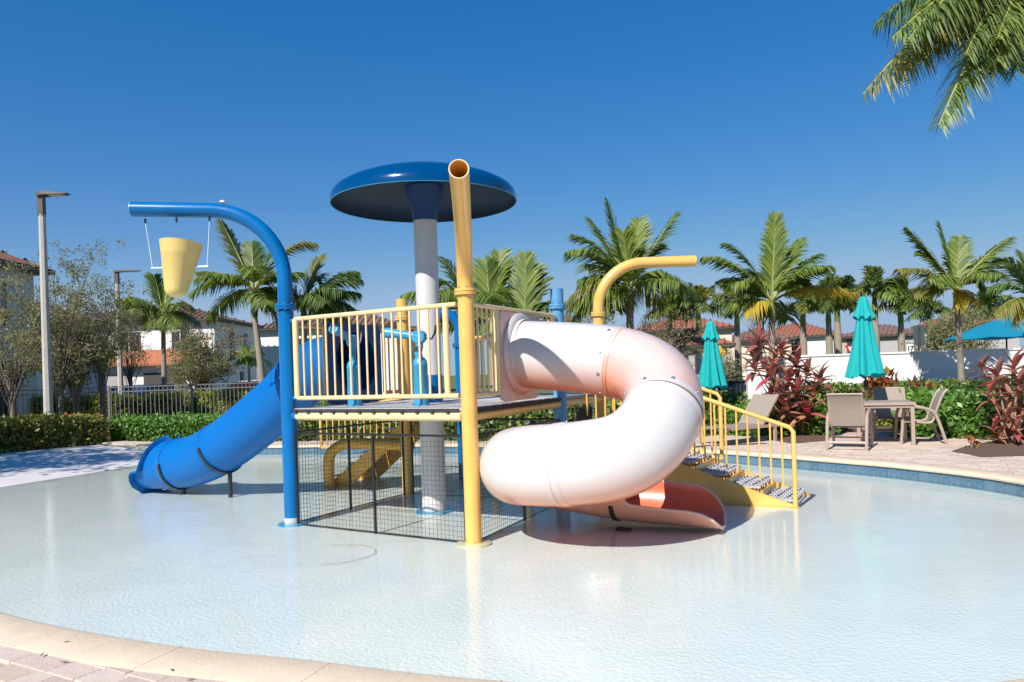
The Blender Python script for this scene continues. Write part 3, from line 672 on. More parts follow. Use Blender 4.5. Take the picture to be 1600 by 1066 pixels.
BOLT = MB().lathe([(0.0001, .014), (.007, .013), (.010, .008), (.010, .003), (.018, .002), (.018, -.002)], (0, 0, 0), 10).mesh('bolt', M_steel, R(40))
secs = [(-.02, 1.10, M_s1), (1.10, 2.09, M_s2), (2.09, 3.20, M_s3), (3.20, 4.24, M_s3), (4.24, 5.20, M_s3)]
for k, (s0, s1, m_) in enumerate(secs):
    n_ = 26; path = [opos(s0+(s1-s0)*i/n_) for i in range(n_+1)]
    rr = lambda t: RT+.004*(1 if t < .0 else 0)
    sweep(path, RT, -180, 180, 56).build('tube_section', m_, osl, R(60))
    sweep(path, RT-.012, 180, -180, 40).build('tube_lining', M_s5, osl, R(60))
for s in (1.10, 2.09, 3.20, 4.24):
    band = [opos(s+d) for d in (-.075, -.055, -.003, .003, .055, .075)]; rs = [RT+.001, RT+.009, RT+.010, RT+.010, RT+.009, RT+.001]
    if s > 1.2:
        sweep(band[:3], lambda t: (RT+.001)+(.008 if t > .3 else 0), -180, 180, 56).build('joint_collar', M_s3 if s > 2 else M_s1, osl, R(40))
    gp = [opos(s-.003), opos(s+.003)]; sweep(gp, RT+.0095, -180, 180, 56).build('joint_seam', M_rim, osl, R(60))
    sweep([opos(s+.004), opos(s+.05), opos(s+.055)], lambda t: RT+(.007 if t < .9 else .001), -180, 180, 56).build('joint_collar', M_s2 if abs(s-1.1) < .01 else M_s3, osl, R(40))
bolt_ring(opos, 1.05, RT, (60, 15, -20, -60), osl)
bolt_ring(opos, 2.03, RT+.008, (150, 110, 70, 30), osl); bolt_ring(opos, 3.14, RT+.008, (35, 0, -40, 80), osl)
bolt_ring(opos, 4.18, RT+.008, (35, 0, -40, 80), osl)
# entry panel with round flange
def entry_panel(par, c, nrm, tang, w, z0, z1, r, m, zc, m2):
    b = MB(); K = 48; inner = []; outer = []
    for k in range(K):
        a = 2*math.pi*k/K; dx, dz = math.cos(a), math.sin(a); inner.append((dx*r, zc+dz*r))
        sx = (w/2)/max(1e-6, abs(dx)); sz = ((z1-zc) if dz > 0 else (zc-z0))/max(1e-6, abs(dz)); q = min(sx, sz); outer.append((dx*q, zc+dz*q))
    for off in (.0, .03):
        for L_ in (inner, outer):
            b.v += [tuple(c+tang*x+nrm*off+Vector((0, 0, z))) for x, z in L_]
    for k in range(K):
        k2 = (k+1) % K
        b.f += [(k, k2, K+k2, K+k), (2*K+k, 3*K+k, 3*K+k2, 2*K+k2), (K+k, K+k2, 3*K+k2, 3*K+k), (k, 2*K+k, 2*K+k2, k2)]
    o = b.build('entry_panel', m, par, R(30))
    fl = MB(); prof_ = [(r+.0, .03), (r+.075, .03), (r+.080, .05), (r+.06, .075), (r+.012, .085), (r+.004, .12), (r-.002, .12)]
    for (rr_, of) in prof_:
        fl.v += [tuple(c+tang*(rr_*math.cos(2*math.pi*k/K))+nrm*of+Vector((0, 0, zc+rr_*math.sin(2*math.pi*k/K)))) for k in range(K)]
    for j in range(len(prof_)-1):
        for k in range(K): k2 = (k+1) % K; fl.f.append((j*K+k, j*K+k2, (j+1)*K+k2, (j+1)*K+k))
    fl.build('entry_flange', m2, o, R(50))
bcd = (C_-B).normalized()
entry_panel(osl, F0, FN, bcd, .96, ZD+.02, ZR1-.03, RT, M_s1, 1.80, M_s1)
# exit trough
S5 = 5.20; S6 = 6.46
path = [opos(S5+(S6-S5)*i/40) for i in range(41)]
def aw(t):
    x = t*(S6-S5)
    if x < .10: return 180-5*x/.10
    if x < .40: k = (x-.10)/.30; k = k*k*(3-2*k); return 175-(175-92)*k
    if x < .85: return 92-4*(x-.40)/.45
    k = (x-.85)/(S6-S5-.85); return 12+76*math.sqrt(max(0, 1-k**2.2))
def awf(t):
    x = t*(S6-S5); k = max(0, min(1, (x-.12)/.30)); return aw(t)-(26*k*k*(3-2*k))*(1-max(0, (x-.85)/(S6-S5-.85))**2)
tro = sweep(path, RT, lambda t: -aw(t), lambda t: awf(t), 40).build('exit_trough', M_s4, osl, R(60))
sweep(path, RT-.016, lambda t: awf(t), lambda t: -aw(t), 40).build('trough_lining', M_s5, tro, R(60))
rim = []
for side in (-1, 1):
    for i in (range(41) if side < 0 else range(40, -1, -1)):
        t, s, u = frame(path, i); a = R(-90+side*(awf if side > 0 else aw)(i/40)); rim.append(path[i]+(s*math.cos(a)+u*math.sin(a))*(RT-.008))
MB().tube(rim, .016, 8).build('trough_rim', M_rim, tro)
# strap under the lower coil
def strap(par, pf, s, r, a0, a1, m=M_rub, w=.045, leg=None, foot=True):
    pth = []
    p = pf(s); t = (pf(s+.02)-pf(s-.02)).normalized(); sd2 = t.cross(Vector((0, 0, 1))).normalized(); uu = sd2.cross(t); b = MB(); n_ = 24
    for k in range(n_+1):
        a = R(-90+a0+(a1-a0)*k/n_); rad = sd2*math.cos(a)+uu*math.sin(a)
        for (rr_, ww) in ((r+.001, -w/2), (r+.014, -w/2), (r+.014, w/2), (r+.001, w/2)): b.v.append(tuple(p+rad*rr_+t*ww))
    for k in range(n_):
        for j in range(4): j2 = (j+1) % 4; b.f.append((k*4+j, k*4+j2, k*4+4+j2, k*4+4+j))
    b.f += [(3, 2, 1, 0), tuple(n_*4+j for j in range(4))]
    o = b.build('saddle_strap', m, par, R(30))
    bot = p-uu*(r+.01)
    if leg: MB().tube([bot, Vector((bot.x, bot.y, -.13))], .030, 12).build('support_leg', m, o)
    return o
strap(osl, opos, 5.42, RT, -62, 62)
MB().box(tuple(up(opos(5.50)+FM*.20, -.012)), (.16, .07, .02), R(-25)).build('foot_plate', M_rub, osl, None)

# blue slide
G0 = Vector((-1.97, 9.56, 0)); BD = Vector((-.881, .477, 0)); BS = Vector((.477, .881, 0))
def bpos(s):
    z = interp([-.2, 0, .7, 1.25, 2.0, 2.6, 3.1, 3.6, 4.3, 4.6], [1.80, 1.80, 1.73, 1.36, .915, .62, .46, .40, .375, .37], s)
    p = G0+BD*s; return Vector((p.x, p.y, z))
bsl = thing('blue_tube_slide', 'bright blue straight tube slide running down to the left of the platform', 'tube slide', (-4.0, 10.6, 0))
for s0, s1 in ((-.02, .95), (.95, 2.55), (2.55, 3.42)):
    path = [bpos(s0+(s1-s0)*i/24) for i in range(25)]
    sweep(path, RT, -180, 180, 56).build('tube_section', M_slide, bsl, R(60)); sweep(path, RT-.012, 180, -180, 40).build('tube_lining', M_navy, bsl, R(60))
for s in (.95, 2.55, 3.42):
    sweep([bpos(s-.05), bpos(s-.045), bpos(s-.002)], lambda t: RT+(.001 if t < .4 else .009), -180, 180, 56).build('joint_collar', M_slide, bsl, R(35))
    sweep([bpos(s+.003), bpos(s+.045), bpos(s+.05)], lambda t: RT+(.008 if t < .9 else .001), -180, 180, 56).build('joint_collar', M_slide, bsl, R(35))
    bolt_ring(bpos, s-.03, RT+.008, (150, 175, 60), bsl)
T5, T6 = 3.46, 4.03
path = [bpos(T5+(T6-T5)*i/40) for i in range(41)]
def ab(t):
    x = t*(T6-T5)
    if x < .03: return 168
    if x < .34: k = (x-.03)/.31; k = k*k*(3-2*k)*.6+k*.4; return 168-(168-82)*k
    if x < .43: return 82
    k = (x-.43)/(T6-T5-.43); return 20+62*math.sqrt(max(0, 1-k**2.4))
tro = sweep(path, RT, lambda t: -ab(t), lambda t: ab(t), 40).build('exit_trough', M_slide, bsl, R(60))
sweep(path, RT-.014, lambda t: ab(t), lambda t: -ab(t), 40).build('trough_lining', M_slide, tro, R(60))
lipb = MB(); pr = []
for side in (-1, 1):
    for i in (range(41) if side < 0 else range(40, -1, -1)):
        t, s, u = frame(path, i); a = R(-90+side*ab(i/40)); rd = s*math.cos(a)+u*math.sin(a); tn = (-s*math.sin(a)+u*math.cos(a))*side
        endk = max(0, (i-28)/12); pr.append((path[i]+rd*(RT-.01), path[i]+rd*(RT+.075)+t*(.02*endk)))
for a, b in pr: lipb.v += [tuple(a), tuple(b), tuple(b-Vector((0, 0, .014))), tuple(a-Vector((0, 0, .014)))]
for i in range(len(pr)-1):
    for j in range(4): lipb.f.append((i*4+j, i*4+(j+1) % 4, i*4+4+(j+1) % 4, i*4+4+j))
lipb.build('trough_lip', M_slide, tro, R(50))
strap(bsl, bpos, 3.36, RT+.008, -95, 80, leg=True); strap(bsl, bpos, 2.50, RT+.008, -95, 85, leg=True)
add_ = (D-A).normalized()
entry_panel(bsl, G0, BD, add_, 1.02, ZD+.0, ZR1-.0, RT, M_navy, 1.80, M_slide)

# ------------------------------------------------------------------ tipping bucket
bc = Vector((-3.70, A.y-.06, 0))
bk = thing('tipping_bucket', 'pale yellow cone bucket hanging from the blue arm by two rods', 'water bucket', (bc.x, bc.y, 2.6))
prof_ = [(.0, 2.56), (.06, 2.565), (.10, 2.59), (.122, 2.64), (.225, 3.17), (.232, 3.175), (.226, 3.165), (.12, 2.66), (.0, 2.60)]
b_ = MB().lathe(prof_, (bc.x, bc.y, 0), 48).build('bucket', M_bucket, bk, R(50))
b_.data.transform(Matrix.Translation(-Vector((0, 0, .25))) ); b_.location = (0, 0, .25); b_.rotation_euler = (R(-7), R(5), 0)
MB().tube([(-4.00, bc.y, 2.90), (-3.36, bc.y, 2.90)], .010, 10).build('axle', M_white, bk)
for x0, x1 in ((-4.05, -3.985), (-3.33, -3.375)):
    MB().tube([(x0, bc.y, zt-.11), (x1, bc.y, 2.89)], .0038, 8).build('hanging_rod', M_white, bk)

# ------------------------------------------------------------------ water cannons on the deck
def cannon(p, rz, label, tilt):
    c = thing('water_cannon', label, 'water cannon', (0, 0, 0), 0, 'water cannons on the deck')
    ORG[c.name] = Vector((0, 0, 0))
    MB().lathe([(.115, 0), (.115, .012), (.088, .014), (.088, .50), (.092, .505), (.092, .515), (.086, .52), (.082, .56), (.055, .60), (0, .61)], (0, 0, 0), 28).build('pedestal', M_lblue, c)
    for k in range(4): a = R(45+90*k); MB().lathe([(0, .03), (.012, .028), (.012, .012)], (.10*math.cos(a), .10*math.sin(a), 0), 8).build('bolt', M_steel, c)
    MB().tube([(0, 0, .58), (0, .02, .66), (0, 0, .74), (0, 0, .80)], .045, 16).build('neck', M_lblue, c)
    MB().lathe([(0, -.05), (.075, -.05), (.085, -.04), (.085, .04), (.075, .05), (0, .05)], (0, 0, 0), 20).build('swivel', M_lblue, c)
    w = c.children[-1]; w.location = (0, 0, .86); w.rotation_euler = (0, R(90), 0)
    bar = MB().tube([(0, -.05, 0), (0, .34, tilt)], .052, 20); b2 = bar.build('barrel', M_lblue, c); b2.location = (0, 0, .86)
    e = MB().tube([(0, .34, tilt), (0, .43, tilt*1.25)], .066, 20).build('nozzle', M_lblue, b2)
    h = MB().tube([(0, -.06, 0), (0, -.16, -.03), (0, -.20, .04), (0, -.22, .14)], .014, 8).build('handle', M_black, b2)
    c.location = up(p, ZD); c.rotation_euler = (0, 0, rz); c.scale = (.9, .9, .86); return c
def on_deck(px, Y): return PX(px, 600, Y)
cannon(on_deck(555, 8.62), R(160), 'light blue water cannon on the deck in front of the dark slide panel', .12)
cannon(on_deck(659, 8.15), R(75), 'light blue water cannon on the deck in front of the white column', .06)

# ------------------------------------------------------------------ floating hose loop on the floor
hp = [GP(500, 882, -.022), GP(545, 878, -.022), GP(585, 866, -.022), GP(582, 855, -.022), GP(560, 851, -.022), GP(520, 852, -.022)]
tag(MB().tube(catmull(hp, 6), .003, 6).build('hose', mat('tan_hose', (.50, .42, .33), .6), None), 'thin tan hose loop lying in the shallow water before the mesh', 'hose')

# ------------------------------------------------------------------ palms
def frond_mb(p0, p1, sag, leaf, nl, width=.035, vee=.5, droop=.5, side_bias=0, plum=False, seedv=0, petiole=.12):
    rd = random.Random(seedv); p0 = Vector(p0); p1 = Vector(p1); L = (p1-p0).length
    ctrl = (p0+p1)/2+Vector((0, 0, sag)); b = MB(); ra = MB()
    P = lambda t: p0*(1-t)**2+ctrl*2*t*(1-t)+p1*t*t
    T = lambda t: ((ctrl-p0)*(1-t)+(p1-ctrl)*t).normalized()
    ra.tube([P(i/8) for i in range(9)], [.022*(1-i/8*.85)*(L/1.4) for i in range(9)], 4, cap=False)
    for i in range(nl):
        t = petiole+(1-petiole)*(i+.5)/nl; c = P(t); tg = T(t); sd2 = tg.cross(Vector((0, 0, 1)))
        if sd2.length < .15: sd2 = tg.cross(Vector((.3, 1, 0)))
        sd2.normalize(); u = sd2.cross(tg)
        tt2 = (t-petiole)/(1-petiole)
        for s in (-1, 1):
            ll = leaf*(.35+.65*math.sin(math.pi*(min(1, tt2*.85+.12))**.8))*rd.uniform(.85, 1.12)*(.72 if tt2 > .93 else 1)
            upw = max(0, tg.z); fw = .30+.55*tt2+1.1*upw+rd.uniform(-.12, .12); v_ = vee+(rd.uniform(-1, 1)*(.9 if plum else .22))
            d = (sd2*s+tg*fw+u*v_).normalized()
            w = width*rd.uniform(.8, 1.2); wn = (d.cross(u+sd2*s*.3)).normalized()
            dr = droop*(1-.55*upw); ll *= 1+.25*upw; m1 = c+d*ll*.5+Vector((0, 0, -dr*ll*.10)); e = c+d*ll*.94+Vector((0, 0, -dr*ll*.52))
            n0 = len(b.v); b.v += [tuple(c-wn*w*.3), tuple(c+wn*w*.3), tuple(m1+wn*w*.5), tuple(m1-wn*w*.5), tuple(e)]
            b.f += [(n0, n0+1, n0+2, n0+3), (n0+3, n0+2, n0+4)]
    return b, ra
def palm(name, label, base, crown, Y, fronds, trunk_r=.08, leaf=.42, nl=30, mats=M_frond, shaft=.55, width=.052, gz=.13, group='feathery palms around the pool', nat=5, vee=.05):
    """base px of trunk foot, crown px of frond root; fronds: (tip px, tip py, dY, sag, material)"""
    cp = PX(crown[0], crown[1], Y); bpx = PX(base, 600, Y); o = thing(name, label, 'palm tree', (bpx.x, Y, gz), 0, group)
    tr = [Vector((bpx.x, Y, gz))]; st = cp-Vector((0, 0, shaft)); 
    for i in range(1, 6): t = i/5; q = tr[0].lerp(st, t); q.x = bpx.x+(st.x-bpx.x)*t**1.6; tr.append(q)
    tb = MB(); rr = []; pts = []
    n_ = 40
    for i in range(n_+1):
        t = i/n_; q = tr[0].lerp(st, t); q.x = bpx.x+(st.x-bpx.x)*t**1.6; pts.append(q); rr.append(trunk_r*(1.25-.4*t+.25*max(0, 1-t*8))*(1+.035*((i % 2)*2-1)))
    tb.tube(pts, rr, 14); tb.build('trunk', M_palmt, o)
    MB().tube([st, st+(cp-st)*.3, st+(cp-st)*.8, cp+Vector((0, 0, .05))], [trunk_r*.95, trunk_r*1.15, trunk_r*.8, trunk_r*.4], 12).build('crownshaft', M_shaft, o)
    allf = list(fronds); rd = random.Random(crown[0]*7+crown[1])
    for k in range(nat):
        a = rd.uniform(0, 2*math.pi); L = rd.uniform(.75, 1.05)*max(.9, leaf*3); 
        tip = cp+Vector((math.cos(a)*L, math.sin(a)*L, rd.uniform(-.45, .55)*L)); allf.append((tip, rd.uniform(.15, .4)*L, mats))
    for k, f in enumerate(allf):
        if len(f) == 5: tip = PX(f[0], f[1], Y+f[2]); sag, mm = f[3], f[4] or mats
        else: tip, sag, mm = f
        L = (tip-cp).length
        b, ra = frond_mb(cp+Vector((0, 0, -.03)), tip, sag*1.15, leaf*1.5, int(nl*1.25*max(.7, min(1.5, L/1.4))), width, vee=vee, seedv=k*31+crown[0], droop=1.1)
        fo = b.build('frond', mm, o, None); ra.build('frond_stalk', M_rach, fo, R(60))
    return o
Y_ = M_frondY; O_ = M_frondO; D_ = M_frondD
palm('palm_tree', 'tall leaning palm framed by the bend of the blue bucket arm', 414, (398, 452), 24, [
    (348, 347, .5, .1, O_), (300, 458, -.3, .7, None), (308, 425, .6, .35, None), (325, 500, .3, .55, None), (430, 385, .4, .25, D_), (452, 425, -.2, .3, None), (440, 510, .3, .5, O_), (493, 380, .3, .8, O_), (470, 470, .6, .4, None), (395, 380, .8, .15, D_)], .10, .55, 36, shaft=.9, nat=7)
palm('palm_tree', 'dense palm just right of the blue pole, partly behind the railing', 478, (476, 478), 25, [
    (560, 425, .3, .55, None), (552, 480, .5, .45, D_), (498, 405, .4, .3, O_), (520, 500, -.4, .5, None), (440, 440, .2, .4, D_), (535, 455, -.5, .5, D_), (500, 440, .3, .5, None)], .10, .6, 38, mats=D_, nat=8)
palm('palm_tree', 'slim palm below the yellow bucket beside the thin second lamp post', 258, (256, 492), 32, [
    (243, 432, .3, .25, None), (196, 476, -.3, .5, D_), (215, 500, .4, .5, None), (300, 478, .3, .55, O_), (290, 440, .4, .3, D_), (312, 505, .1, .6, O_), (270, 425, .5, .2, None)], .10, .6, 34, nat=7)
palm('palm_tree', 'small young palm in front of the grey gabled house', 391, (390, 556), 34, [
    (365, 553, 0, .3, Y_), (412, 552, 0, .3, None), (380, 540, .3, .2, None), (402, 540, .2, .2, None), (398, 570, -.2, .3, None), (372, 568, -.2, .3, None)], .06, .35, 20, nat=4, shaft=.3)
palm('palm_tree', 'bushy palm directly behind the white column and spout', 744, (742, 500), 19, [
    (700, 408, .3, .3, D_), (686, 440, .4, .5, D_), (745, 425, .4, .1, None), (775, 440, -.2, .3, None), (752, 465, -.3, .2, Y_), (795, 470, .2, .4, D_), (700, 470, -.2, .3, None)], .09, .55, 30, nat=8)
palm('palm_tree', 'upright palm rising behind the pole top with a pale arching frond', 770, (768, 505), 17, [
    (762, 412, .3, .1, None), (806, 440, .3, 1.25, M_frond), (782, 396, .5, .3, Y_ if False else None), (800, 455, .2, .3, D_), (735, 440, .2, .2, None)], .09, .5, 30, nat=5, shaft=.3)
palm('palm_tree', 'broad leaved palm with one straight upright frond left of the blue post top', 822, (821, 510), 16, [
    (823, 399, 0, .02, M_frond), (850, 440, .2, .15, D_), (858, 478, .3, .3, D_), (795, 455, .2, .2, M_frond), (868, 500, 0, .3, D_), (842, 420, .4, .1, D_), (790, 490, -.2, .3, D_)], .09, .42, 30, width=.06, nat=5, shaft=.3)
palm('palm_tree', 'full green palm behind the bent yellow spout pipe', 985, (985, 448), 20, [
    (952, 318, .2, .1, None), (900, 368, .3, .45, D_), (925, 345, .4, .2, None), (1056, 335, .3, .05, D_), (1000, 345, .5, .1, None), (1030, 385, -.3, .25, D_), (882, 478, -.2, .75, O_), (895, 500, .3, .7, None), (1088, 462, .1, .8, D_), (1040, 480, .3, .6, O_), (935, 490, -.4, .5, None), (975, 365, -.2, .1, None), (1062, 440, -.4, .6, None)], .11, .55, 36, nat=9, shaft=.6)
palm('palm_tree', 'palm with a tall upright pale frond and one yellow drooping frond', 1208, (1207, 470), 20, [
    (1213, 336, .3, -.05, None), (1102, 402, .1, .55, None), (1135, 382, .3, .5, D_), (1145, 445, -.3, .5, None), (1165, 490, -.2, .3, Y_), (1278, 398, .3, .3, D_), (1262, 440, -.2, .4, D_), (1340, 462, .0, .55, Y_), (1250, 375, .5, .2, None), (1180, 430, .4, .3, D_), (1185, 500, .2, .2, D_)], .09, .48, 38, nat=7, shaft=.45)
palm('palm_tree', 'palm standing before the white wall with its shadow behind it', 1505, (1496, 452), 18.5, [
    (1420, 358, .3, .15, None), (1406, 420, .1, .3, O_), (1578, 372, .1, .2, None), (1440, 395, .4, .2, None), (1500, 372, .5, .1, None), (1553, 425, .3, .3, D_), (1545, 400, .4, .2, D_), (1430, 460, -.2, .4, O_), (1470, 352, .2, .1, None), (1515, 470, -.3, .2, Y_), (1535, 445, -.3, .3, D_)], .075, .42, 34, nat=6, shaft=.5)
palm('palm_tree', 'palm cut by the right photo edge above the open blue umbrella', 1628, (1625, 470), 23, [
    (1572, 405, 0, .3, None), (1545, 450, .3, .5, D_), (1555, 490, -.2, .5, O_), (1585, 500, .2, .5, Y_), (1600, 400, .3, .2, None), (1660, 420, .2, .3, None), (1680, 480, .2, .5, None)], .1, .6, 36, nat=6)
# tall near palm hanging in from the top right
tp = Vector((8.35, 11.2, 7.35)); to = thing('coconut_palm', 'tall palm beyond the right edge hanging long fronds into the sky', 'palm tree', (8.35, 11.2, .15)); 
MB().tube([(8.6, 11.3, .15), (8.5, 11.25, 2.5), (8.4, 11.2, 5), (8.35, 11.2, 7.2)], [.2, .15, .14, .14], 16).build('trunk', M_palmt, to)
for k, (px, py, Yt, sag, mm) in enumerate([(1350, 148, 10.6, .85, M_frondO), (1468, 196, 10.2, .95, M_frondD), (1372, 35, 11.6, .8, M_frondD), (1500, 130, 11.8, .9, M_frond), (1440, 90, 11.0, .9, M_frondO), (1400, 100, 11.9, .8, M_frondD), (1560, 95, 10.0, .8, M_frondD), (1600, 80, 10.4, .8, M_frondD), (1530, 60, 11.0, .8, M_frond), (1395, 60, 10.2, .7, M_frond), (1430, 20, 10.9, .6, M_frond), (1540, 110, 10.7, .9, M_frondD), (1470, 60, 10.4, .8, M_frondO), (1420, 62, 10.0, .9, M_frondD), (1490, 150, 10.9, .95, M_frondO), (1590, 110, 10.2, .9, M_frondD), (1560, 60, 9.9, .8, M_frond), (1510, 85, 10.1, .9, M_frondD), (1395, 125, 11.0, .9, M_frond)]):
    tip = PX(px, py, Yt); b, ra = frond_mb(tp, tip, sag, .68, 150, .025, vee=-.15, seedv=k*13+5, droop=1.15, plum=True, petiole=.15)
    fo = b.build('frond', mm, to, None); ra.build('frond_stalk', M_rach, fo, R(60))
for k in range(9):
    a = R(-100+k*27); tip = tp+Vector((math.cos(a)*2.6, math.sin(a)*2.6, random.uniform(-1.2, .6))); b, ra = frond_mb(tp, tip, .7, .6, 50, .03, vee=-.1, seedv=k+90, droop=1.1, plum=True)
    fo = b.build('frond', M_frondD, to, None); ra.build('frond_stalk', M_rach, fo, R(60))
# royal palms along the street: one kind, copied
def make_royal(seedv, Hs):
    rd = random.Random(seedv); o = thing('royal_palm', 'x', 'palm tree', (0, 0, 0), 0, 'tall street palms beyond the white wall'); ORG[o.name] = Vector((0, 0, 0))
    MB().tube([(0, 0, 0), (0, 0, 1.2), (0, 0, Hs*.55), (0, 0, Hs-1.9)], [.30, .26, .27, .20], 14).build('trunk', M_palmt, o)
    MB().tube([(0, 0, Hs-1.9), (0, 0, Hs-1.5), (0, 0, Hs-.5), (0, 0, Hs+.1)], [.20, .22, .15, .07], 12).build('crownshaft', M_shaft, o)
    for k in range(19):
        a = k*2.4+rd.uniform(-.2, .2); el = rd.choice((-.30, -.1, .25, .6, 1.1)) if k < 15 else 1.4; L = rd.uniform(2.0, 2.7)
        h = math.cos(el); tip = Vector((math.cos(a)*L*h, math.sin(a)*L*h, Hs+L*math.sin(el)*.8-.35))
        b, ra = frond_mb((0, 0, Hs), tip, .75 if el < .8 else .2, .85, 34, .13, vee=.1, seedv=seedv*50+k, droop=1.0, plum=True)
        fo = b.build('frond', rd.choice((M_frondD, M_frondD, M_frondO, M_frond)), o, None)
    return o
roy = [make_royal(3, 6.4), make_royal(8, 6.6)]
RPL = [(1095, 478, 46, 'royal palm left of the teal closed umbrella behind the spout pipe'), (1155, 474, 50, 'royal palm rising just right of the smaller teal umbrella'), (1258, 472, 52, 'royal palm in front of the red roofed white house'), (1298, 470, 50, 'left royal palm of the close pair at the house corner'), (1312, 464, 56, 'right royal palm of the close pair at the house corner'), (1371, 455, 50, 'royal palm just behind the larger teal umbrella'), (1411, 470, 50, 'royal palm beside the white numbered sign'), (1455, 485, 54, 'royal palm behind the fringe of the wall palm crown'), (1545, 480, 50, 'royal palm above the peak of the open umbrella'), (1050, 482, 44, 'royal palm over the red roofs by the spout end')]
for i, (px, py, Yp, lb) in enumerate(RPL):
    src = roy[i % 2]; o = src if i < 2 else copy_tree(src); p = PX(px, 560, Yp); hz = PX(px, py, Yp).z
    o.location = (p.x, Yp, .12); s = (hz-.12)/(6.4 if i % 2 == 0 else 6.6); o.scale = (s, s, s); o.rotation_euler = (0, 0, i*1.3); o['label'] = lb

# ------------------------------------------------------------------ leafy trees
def tree(name, label, base, Hh, R3, nleaf, lsize, m, c0=.35, seedv=0, trunk=.12, clumps=40, spread=.35, group=None, lean=(0, 0), core=False):
    rd = random.Random(seedv); o = thing(name, label, 'tree', base, 0, group); B3 = Vector(base); cz = Hh*(1+c0)/2
    ends = []; tb = MB(); tb.tube([B3, B3+Vector((.03, 0, Hh*.2)), B3+Vector((lean[0]*.4, 0, Hh*.42))], [trunk, trunk*.8, trunk*.6], 10)
    fork = B3+Vector((lean[0]*.4, 0, Hh*.42)); cc = B3+Vector((lean[0], lean[1], cz))
    for k in range(clumps):
        while True:
            v = Vector((rd.uniform(-1, 1), rd.uniform(-1, 1), rd.uniform(-1, 1)))
            if .25 < v.length < 1: break
        q = cc+Vector((v.x*R3[0], v.y*R3[1], v.z*R3[2])); ends.append(q); md = fork.lerp(q, .5)+Vector((rd.uniform(-.15, .15), rd.uniform(-.15, .15), .12))
        tb.tube([B3+Vector((0, 0, Hh*rd.uniform(.15, .42))), md, q], [trunk*.17, trunk*.11, trunk*.04], 5, cap=False)
    tb.build('trunk', M_bark, o, R(60))
    E_ = np.array([tuple(e) for e in ends]); sub = E_[rng.integers(0, len(E_), max(60, nleaf//34))]; sub = sub+rng.normal(size=sub.shape)*np.array(R3)*spread*.5
    E_ = sub; idx = rng.integers(0, len(E_), nleaf); sp_ = np.array([lsize*2.2]*3)
    P_ = E_[idx]+rng.normal(size=(nleaf, 3))*sp_*.55
    me = leafcloud(P_, lsize, m, 'crown', offs=base); c = bpy.data.objects.new('crown', me); COL.objects.link(c); c.parent = o
    return o
tree('olive_tree', 'wispy grey green tree behind the near lamp post', (*PX(95, 600, 24.5).xy, .12), 5.9, (2.6, 1.5, 2.0), 14000, .075, M_leafo, seedv=1, trunk=.10, clumps=70, spread=.30, lean=(.25, 0))
tree('olive_tree', 'low olive green shrubby tree against the shaded white house at far left', (*PX(20, 600, 23.5).xy, .12), 3.7, (1.7, 1.1, 1.0), 4500, .08, M_leafo, seedv=2, clumps=34, spread=.34, c0=.5)
tree('olive_tree', 'dense low part of the tree just right of the near lamp post', (*PX(118, 600, 25.5).xy, .12), 3.6, (1.6, 1.1, .9), 9000, .08, M_leafo, seedv=3, clumps=50, spread=.36, c0=.5)
tree('olive_tree', 'sparse feathery tree reaching toward the thin second lamp post', (*PX(160, 600, 26).xy, .12), 5.6, (1.3, 1.0, 1.7), 3500, .075, M_leafo, seedv=9, clumps=30, spread=.28)
tree('shade_tree', 'leafy shade tree outside the left edge whose shadow dapples the beach entry', (-15.2, 10.6, .15), 7.4, (4.2, 2.9, 2.0), 17000, .17, M_leafg, seedv=31, trunk=.18, clumps=70, spread=.30)
tree('round_tree', 'round dark green tree parked behind the fence before the garages', (*PX(315, 600, 36).xy, .12), 3.55, (1.25, 1.1, 1.25), 9000, .11, M_leafo, seedv=4, trunk=.12, clumps=50, spread=.4)
tree('dry_tree', 'brownish dry crowned tree above the round dark green tree', (*PX(320, 600, 39).xy, .12), 5.0, (2.2, 1.4, .9), 2600, .10, M_leafb, seedv=5, c0=.45, clumps=46, spread=.32)
tree('dry_tree', 'thin brown twiggy tree behind the second lamp post', (*PX(205, 600, 40).xy, .12), 4.6, (1.6, 1.3, .9), 1400, .10, M_leafb, seedv=15, c0=.45, clumps=36, spread=.32)
tree('broad_tree', 'dark green rounded tree behind the wall beside the open blue umbrella', (*PX(1492, 560, 34).xy, .12), 3.4, (1.5, 1.3, 1.15), 9000, .12, M_leafo, seedv=6, clumps=50, spread=.42)
tree('broad_tree', 'dark spreading bush peeking over the white wall left of the wall palm', (*PX(1465, 560, 31).xy, .12), 1.9, (1.7, 1.0, .6), 6000, .11, M_leafo, seedv=16, clumps=40, spread=.42)
tree('small_tree', 'small dark shrub tree between the smaller teal umbrella and the red plant', (*PX(1143, 590, 33).xy, .12), 1.75, (.55, .5, .75), 2500, .09, M_leafo, seedv=7, trunk=.05, clumps=24, spread=.4)
tree('twiggy_tree', 'half bare brownish tree in front of the red roofs beside the spout pipe', (*PX(1040, 560, 30).xy, .12), 3.7, (1.6, 1.2, 1.2), 3500, .09, M_leafb, seedv=8, clumps=36, spread=.34)
tree('twiggy_tree', 'scrubby green tree behind the blue post top', (*PX(912, 560, 28).xy, .12), 3.9, (1.3, 1.0, 1.5), 4500, .10, M_leafo, seedv=18, clumps=36, spread=.36)

